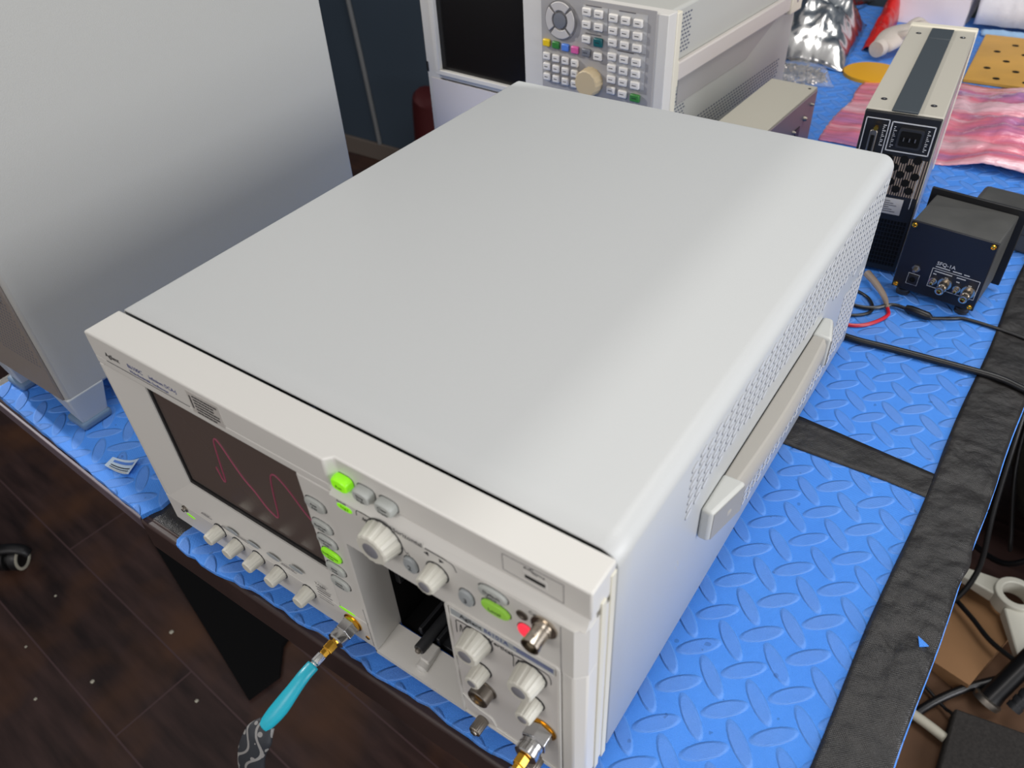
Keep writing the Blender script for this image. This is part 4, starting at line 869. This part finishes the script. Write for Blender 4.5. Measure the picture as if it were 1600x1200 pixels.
bm = B(); lathe(bm, (.204, 1.455, .010), (.25, .95, .1), [(0, .015), (.014, .017)], 18); obj('cuff', bm, 'fluff', gl)
bm = B(); bx(bm, .178, .310, 1.72, 1.87, -.0115, .085); bmesh.ops.subdivide_edges(bm, edges=bm.edges, cuts=6, use_grid_fill=True)
for v in bm.verts: v.co += Vector((noise.noise(v.co*30), noise.noise(v.co*31+Vector((5, 0, 0))), 0))*.004
tag(obj('foam_block', bm, 'foam_w', angle=60), 'white packing foam block standing at the back of the bench', 'packing foam')
bm = B(); n = 6
hexa(bm, [(.372, 1.415, -.0115), (.590, 1.425, -.0115), (.590, 1.70, -.0115), (.360, 1.69, -.0115), (.372, 1.415, -.005), (.590, 1.425, -.005), (.590, 1.70, -.005), (.360, 1.69, -.005)]); ab = tag(obj('perforated_board', bm, 'amber', bevel=.001), 'amber perforated board lying flat beyond the pink bag', 'board')
for i in range(4):
    for j in range(5):
        bm = B(); lathe(bm, (.398+.048*i+(.0 if j % 2 else .024), 1.440+.050*j, -.0051), (0, 0, 1), [(0, .0062), (.0003, .0062)], 16); obj('hole', bm, 'dark', ab)
crumple('cloth_strip', .35, .60, 1.695, 1.722, lambda s, t: -.010 + .008*math.sin(math.pi*t), 'cyan', 'pale blue cloth strip behind the amber board', 'cloth', 40, 8, amp=.004, sc=40)

# ================================================================== floor items right of the bench
cb = thing('cardboard_box', 'flattened brown cardboard box on the floor right of the bench', 'box', (.70, .8, FZ))
bm = B(); hexa(bm, [(.61, .56, FZ), (.96, .50, FZ), (1.02, .84, FZ), (.64, .90, FZ), (.61, .56, FZ+.012), (.96, .50, FZ+.012), (1.02, .84, FZ+.012), (.64, .90, FZ+.012)]); obj('lower_panel', bm, 'kraft', cb)
bm = B(); hexa(bm, [(.60, .80, FZ+.013), (.745, .745, FZ+.013), (.80, .93, FZ+.013), (.64, .99, FZ+.013), (.60, .80, FZ+.019), (.745, .745, FZ+.05), (.80, .93, FZ+.055), (.64, .99, FZ+.019)]); obj('flap', bm, 'card', cb)
br = thing('plastic_bracket', 'ivory three-armed plastic bracket with a round hub on the cardboard', 'bracket', (.772, .948, FZ+.06))
bz0 = FZ+.062; hc = Vector((.772, .945))
bm = B(); n = 28; ro, ri, hz = .036, .0235, .034; vs = []
for r_, z_ in ((ro, bz0), (ro, bz0+hz), (ri, bz0+hz), (ri, bz0)): vs.append([bm.verts.new((hc.x+r_*math.cos(2*math.pi*k/n), hc.y+r_*math.sin(2*math.pi*k/n), z_)) for k in range(n)])
for a in range(4):
    for k in range(n): bm.faces.new((vs[a][k], vs[a][(k+1) % n], vs[(a+1) % 4][(k+1) % n], vs[(a+1) % 4][k]))
obj('hub', bm, 'bracket', br, bevel=.002)
for ang, L1, w0, w1 in ((172, .105, .021, .010), (15, .20, .030, .026), (-68, .125, .026, .022)):
    bm = B(); d = Vector((math.cos(math.radians(ang)), math.sin(math.radians(ang)))); nrm = Vector((-d.y, d.x)); p0 = hc+d*.030; p1 = hc+d*L1
    hexa(bm, [tuple(p0+nrm*w0)+(bz0,), tuple(p0-nrm*w0)+(bz0,), tuple(p1-nrm*w1)+(bz0,), tuple(p1+nrm*w1)+(bz0,), tuple(p0+nrm*w0)+(bz0+.026,), tuple(p0-nrm*w0)+(bz0+.026,), tuple(p1-nrm*w1)+(bz0+.018,), tuple(p1+nrm*w1)+(bz0+.018,)])
    obj('arm', bm, 'bracket', br, bevel=.003, seg=3)
bm = B(); hexa(bm, [(.735, .44, FZ+.013), (.98, .44, FZ+.013), (.98, .735, FZ+.013), (.735, .695, FZ+.013), (.735, .44, FZ+.043), (.98, .44, FZ+.043), (.98, .735, FZ+.043), (.735, .695, FZ+.043)])
tag(obj('felt_case', bm, 'carpet', bevel=.004), 'flat charcoal felt covered case in the bottom right corner', 'case')
po = thing('stand_pole', 'black stand pole rising to the right edge with spiral tubing beside it', 'pole', (.785, .75, FZ+.03))
bm = B(); lathe(bm, (.780, .748, FZ+.031), (.30, .62, .72), [(0, .020), (.02, .017), (.30, .0165)], 24); obj('tube', bm, 'cable', po)
bm = B(); lathe(bm, (.776, .740, FZ+.030), (.30, .62, .72), [(0, .0225), (.006, .0235), (.010, .0235), (.012, .020)], 26); obj('silver_collar', bm, 'satin', po)
sp = thing('spiral_hose', 'black spiral wrapped hose running beside the stand pole', 'hose', (.82, .75, FZ+.03))
bm = B(); pr_ = []
for k in range(18): pr_ += [(k*.014, .012), (k*.014+.009, .0125), (k*.014+.0092, .0105), (k*.014+.0138, .0105)]
lathe(bm, (.814, .742, FZ+.046), (.30, .62, .72), pr_, 18); obj('ribbed_tube', bm, 'guide', sp)
bg = thing('black_duffel_bag', 'dark olive and black fabric bag on the floor at the right edge', 'bag', (.92, 1.3, FZ))
bm = B(); bmesh.ops.create_icosphere(bm, subdivisions=5, radius=1)
for v in bm.verts:
    q = v.co.copy(); v.co = Vector((.86+q.x*.19, 1.27+q.y*.29, FZ+.31+q.z*.30)) + q*.03*noise.noise(q*3) + q*.012*noise.noise(q*9)
obj('body', bm, 'bag', bg, angle=180)
bm = B(); tube(bm, [(.74, 1.02, FZ+.12), (.685, 1.08, FZ+.3), (.675, 1.22, FZ+.45), (.70, 1.4, FZ+.42)], .014, 10, flat=.3); obj('strap', bm, 'cable', bg, angle=180)
def fc(pts, r, m, label, nm='floor_cable'): return cable([(x, y, FZ+z) for x, y, z in pts], r, m, label, 'cable', nm)
fc([(.55, .98, .03), (.66, .93, .047), (.715, .88, .062), (.76, .83, .075), (.82, .80, .09), (.90, .81, .09)], .0045, 'cable', 'thin black cable looping below the ivory bracket')
fc([(.60, .52, .022), (.655, .60, .022), (.70, .69, .024), (.755, .76, .035), (.83, .82, .05), (.92, .85, .05)], .0075, 'cable', 'thick black cable running diagonally under the ivory bracket')
fc([(.60, .78, .02), (.66, .74, .022), (.72, .70, .024), (.735, .69, .03), (.78, .66, .036)], .003, 'cable', 'thin black wire crossing the thick floor cable')
fc([(.56, .68, .03), (.63, .665, .03), (.700, .650, .03), (.735, .640, .03)], .0085, 'cream', 'short ivory pipe beside the charcoal felt case', 'ivory_pipe')
fc([(.62, 1.15, .02), (.70, 1.08, .03), (.755, 1.04, .06), (.80, 1.06, .12), (.82, 1.16, .12)], .006, 'cable', 'black cable lying at the foot of the duffel bag')
fc([(.655, 1.25, .50), (.66, 1.08, .42), (.68, .98, .25), (.70, .93, .12), (.67, .88, .045), (.60, .86, .03), (.52, .88, .01)], .005, 'cable', 'black cable hanging down the side of the duffel bag')
fc([(.80, .62, .04), (.86, .64, .045), (.95, .69, .045)], .003, 'greyink', 'thin grey cord across the charcoal felt case')

# ================================================================== chair caster at the left, debris on the floor
cc = thing('swivel_caster', 'black swivel caster of an office chair at the left edge', 'caster', (-.985, -.02, FZ))
ca_, r_ = Vector((.80, .55, 0)).normalized(), .026
wc = Vector((-.985, -.022, FZ+.0262))
bm = B(); lathe(bm, wc-ca_*.026, ca_, [(0, r_*.9), (.003, r_), (.020, r_), (.0215, r_*.7), (.0305, r_*.7), (.032, r_), (.046, r_), (.049, r_*.92)], 36); wl = obj('twin_wheel', bm, 'tread', cc)
bm = B(); n = 36; a, u, v_ = frame_of(ca_); vs = []
for rr, dd in ((r_*.98, .0225), (r_*1.0, .0242), (r_*.76, .0248), (r_*.72, .0225)): vs.append([bm.verts.new(wc + a*dd + u*rr*math.cos(2*math.pi*k/n) + v_*rr*math.sin(2*math.pi*k/n)) for k in range(n)])
for q in range(3):
    for k in range(n): bm.faces.new((vs[q][k], vs[q][(k+1) % n], vs[q+1][(k+1) % n], vs[q+1][k]))
obj('rim_ring', bm, 'cream', wl)
bm = B(); tube(bm, [(-1.005, -.038, FZ+.055), (-.992, -.030, FZ+.060), (-.972, -.012, FZ+.058), (-.958, .0, FZ+.050), (-.953, .004, FZ+.038)], .013, 12, flat=.6); obj('hood', bm, 'black', cc, angle=180)
bm = B(); lathe(bm, (-1.005, -.035, FZ+.058), (0, 0, 1), [(0, .006), (.055, .006)], 12); obj('stem', bm, 'chrome', cc)
cl = thing('office_chair_star', 'chromed star leg of an office chair entering from the left edge', 'chair base', (-1.05, -.06, FZ))
bm = B(); tube(bm, [(-1.32, -.12, FZ+.14), (-1.15, -.075, FZ+.12), (-1.03, -.043, FZ+.105), (-.985, -.03, FZ+.098)], .019, 16, flat=.55); obj('base_leg', bm, 'chrome', cl, angle=180)
for (x, y), r, wh in (((-.60, -.09), .0045, 'between caster and teal cable'), ((-.78, -.12), .003, 'below the chair caster'), ((-.66, -.17), .0035, 'lowest on the open floor'), ((-.40, -.005), .004, 'at the tip of the painted shade'), ((-.56, .06), .005, 'left of the painted shade'), ((-.84, -.02), .003, 'nearest to the caster wheel')):
    bm = B(); bmesh.ops.create_icosphere(bm, subdivisions=1, radius=r)
    for v in bm.verts: v.co.z *= .4; v.co += Vector((x, y, FZ+r*.3))
    tag(obj('debris_crumb', bm, 'cream', smooth=False), 'tiny pale crumb on the dark wooden floor, ' + wh, 'debris', 'crumbs scattered on the floor')
# flat black sheet laid in for the deep shade under the bench
bm = B(); prism(bm, [(-.80, .183), (-.318, .049), (-.303, .112), (-.345, .16), (-.37, .30), (-.40, .60), (-.84, .62)], FZ+.001, FZ+.012); tag(obj('under_bench_shade', bm, 'dark'), 'flat black sheet painted in as the shade under the bench', 'shade patch')
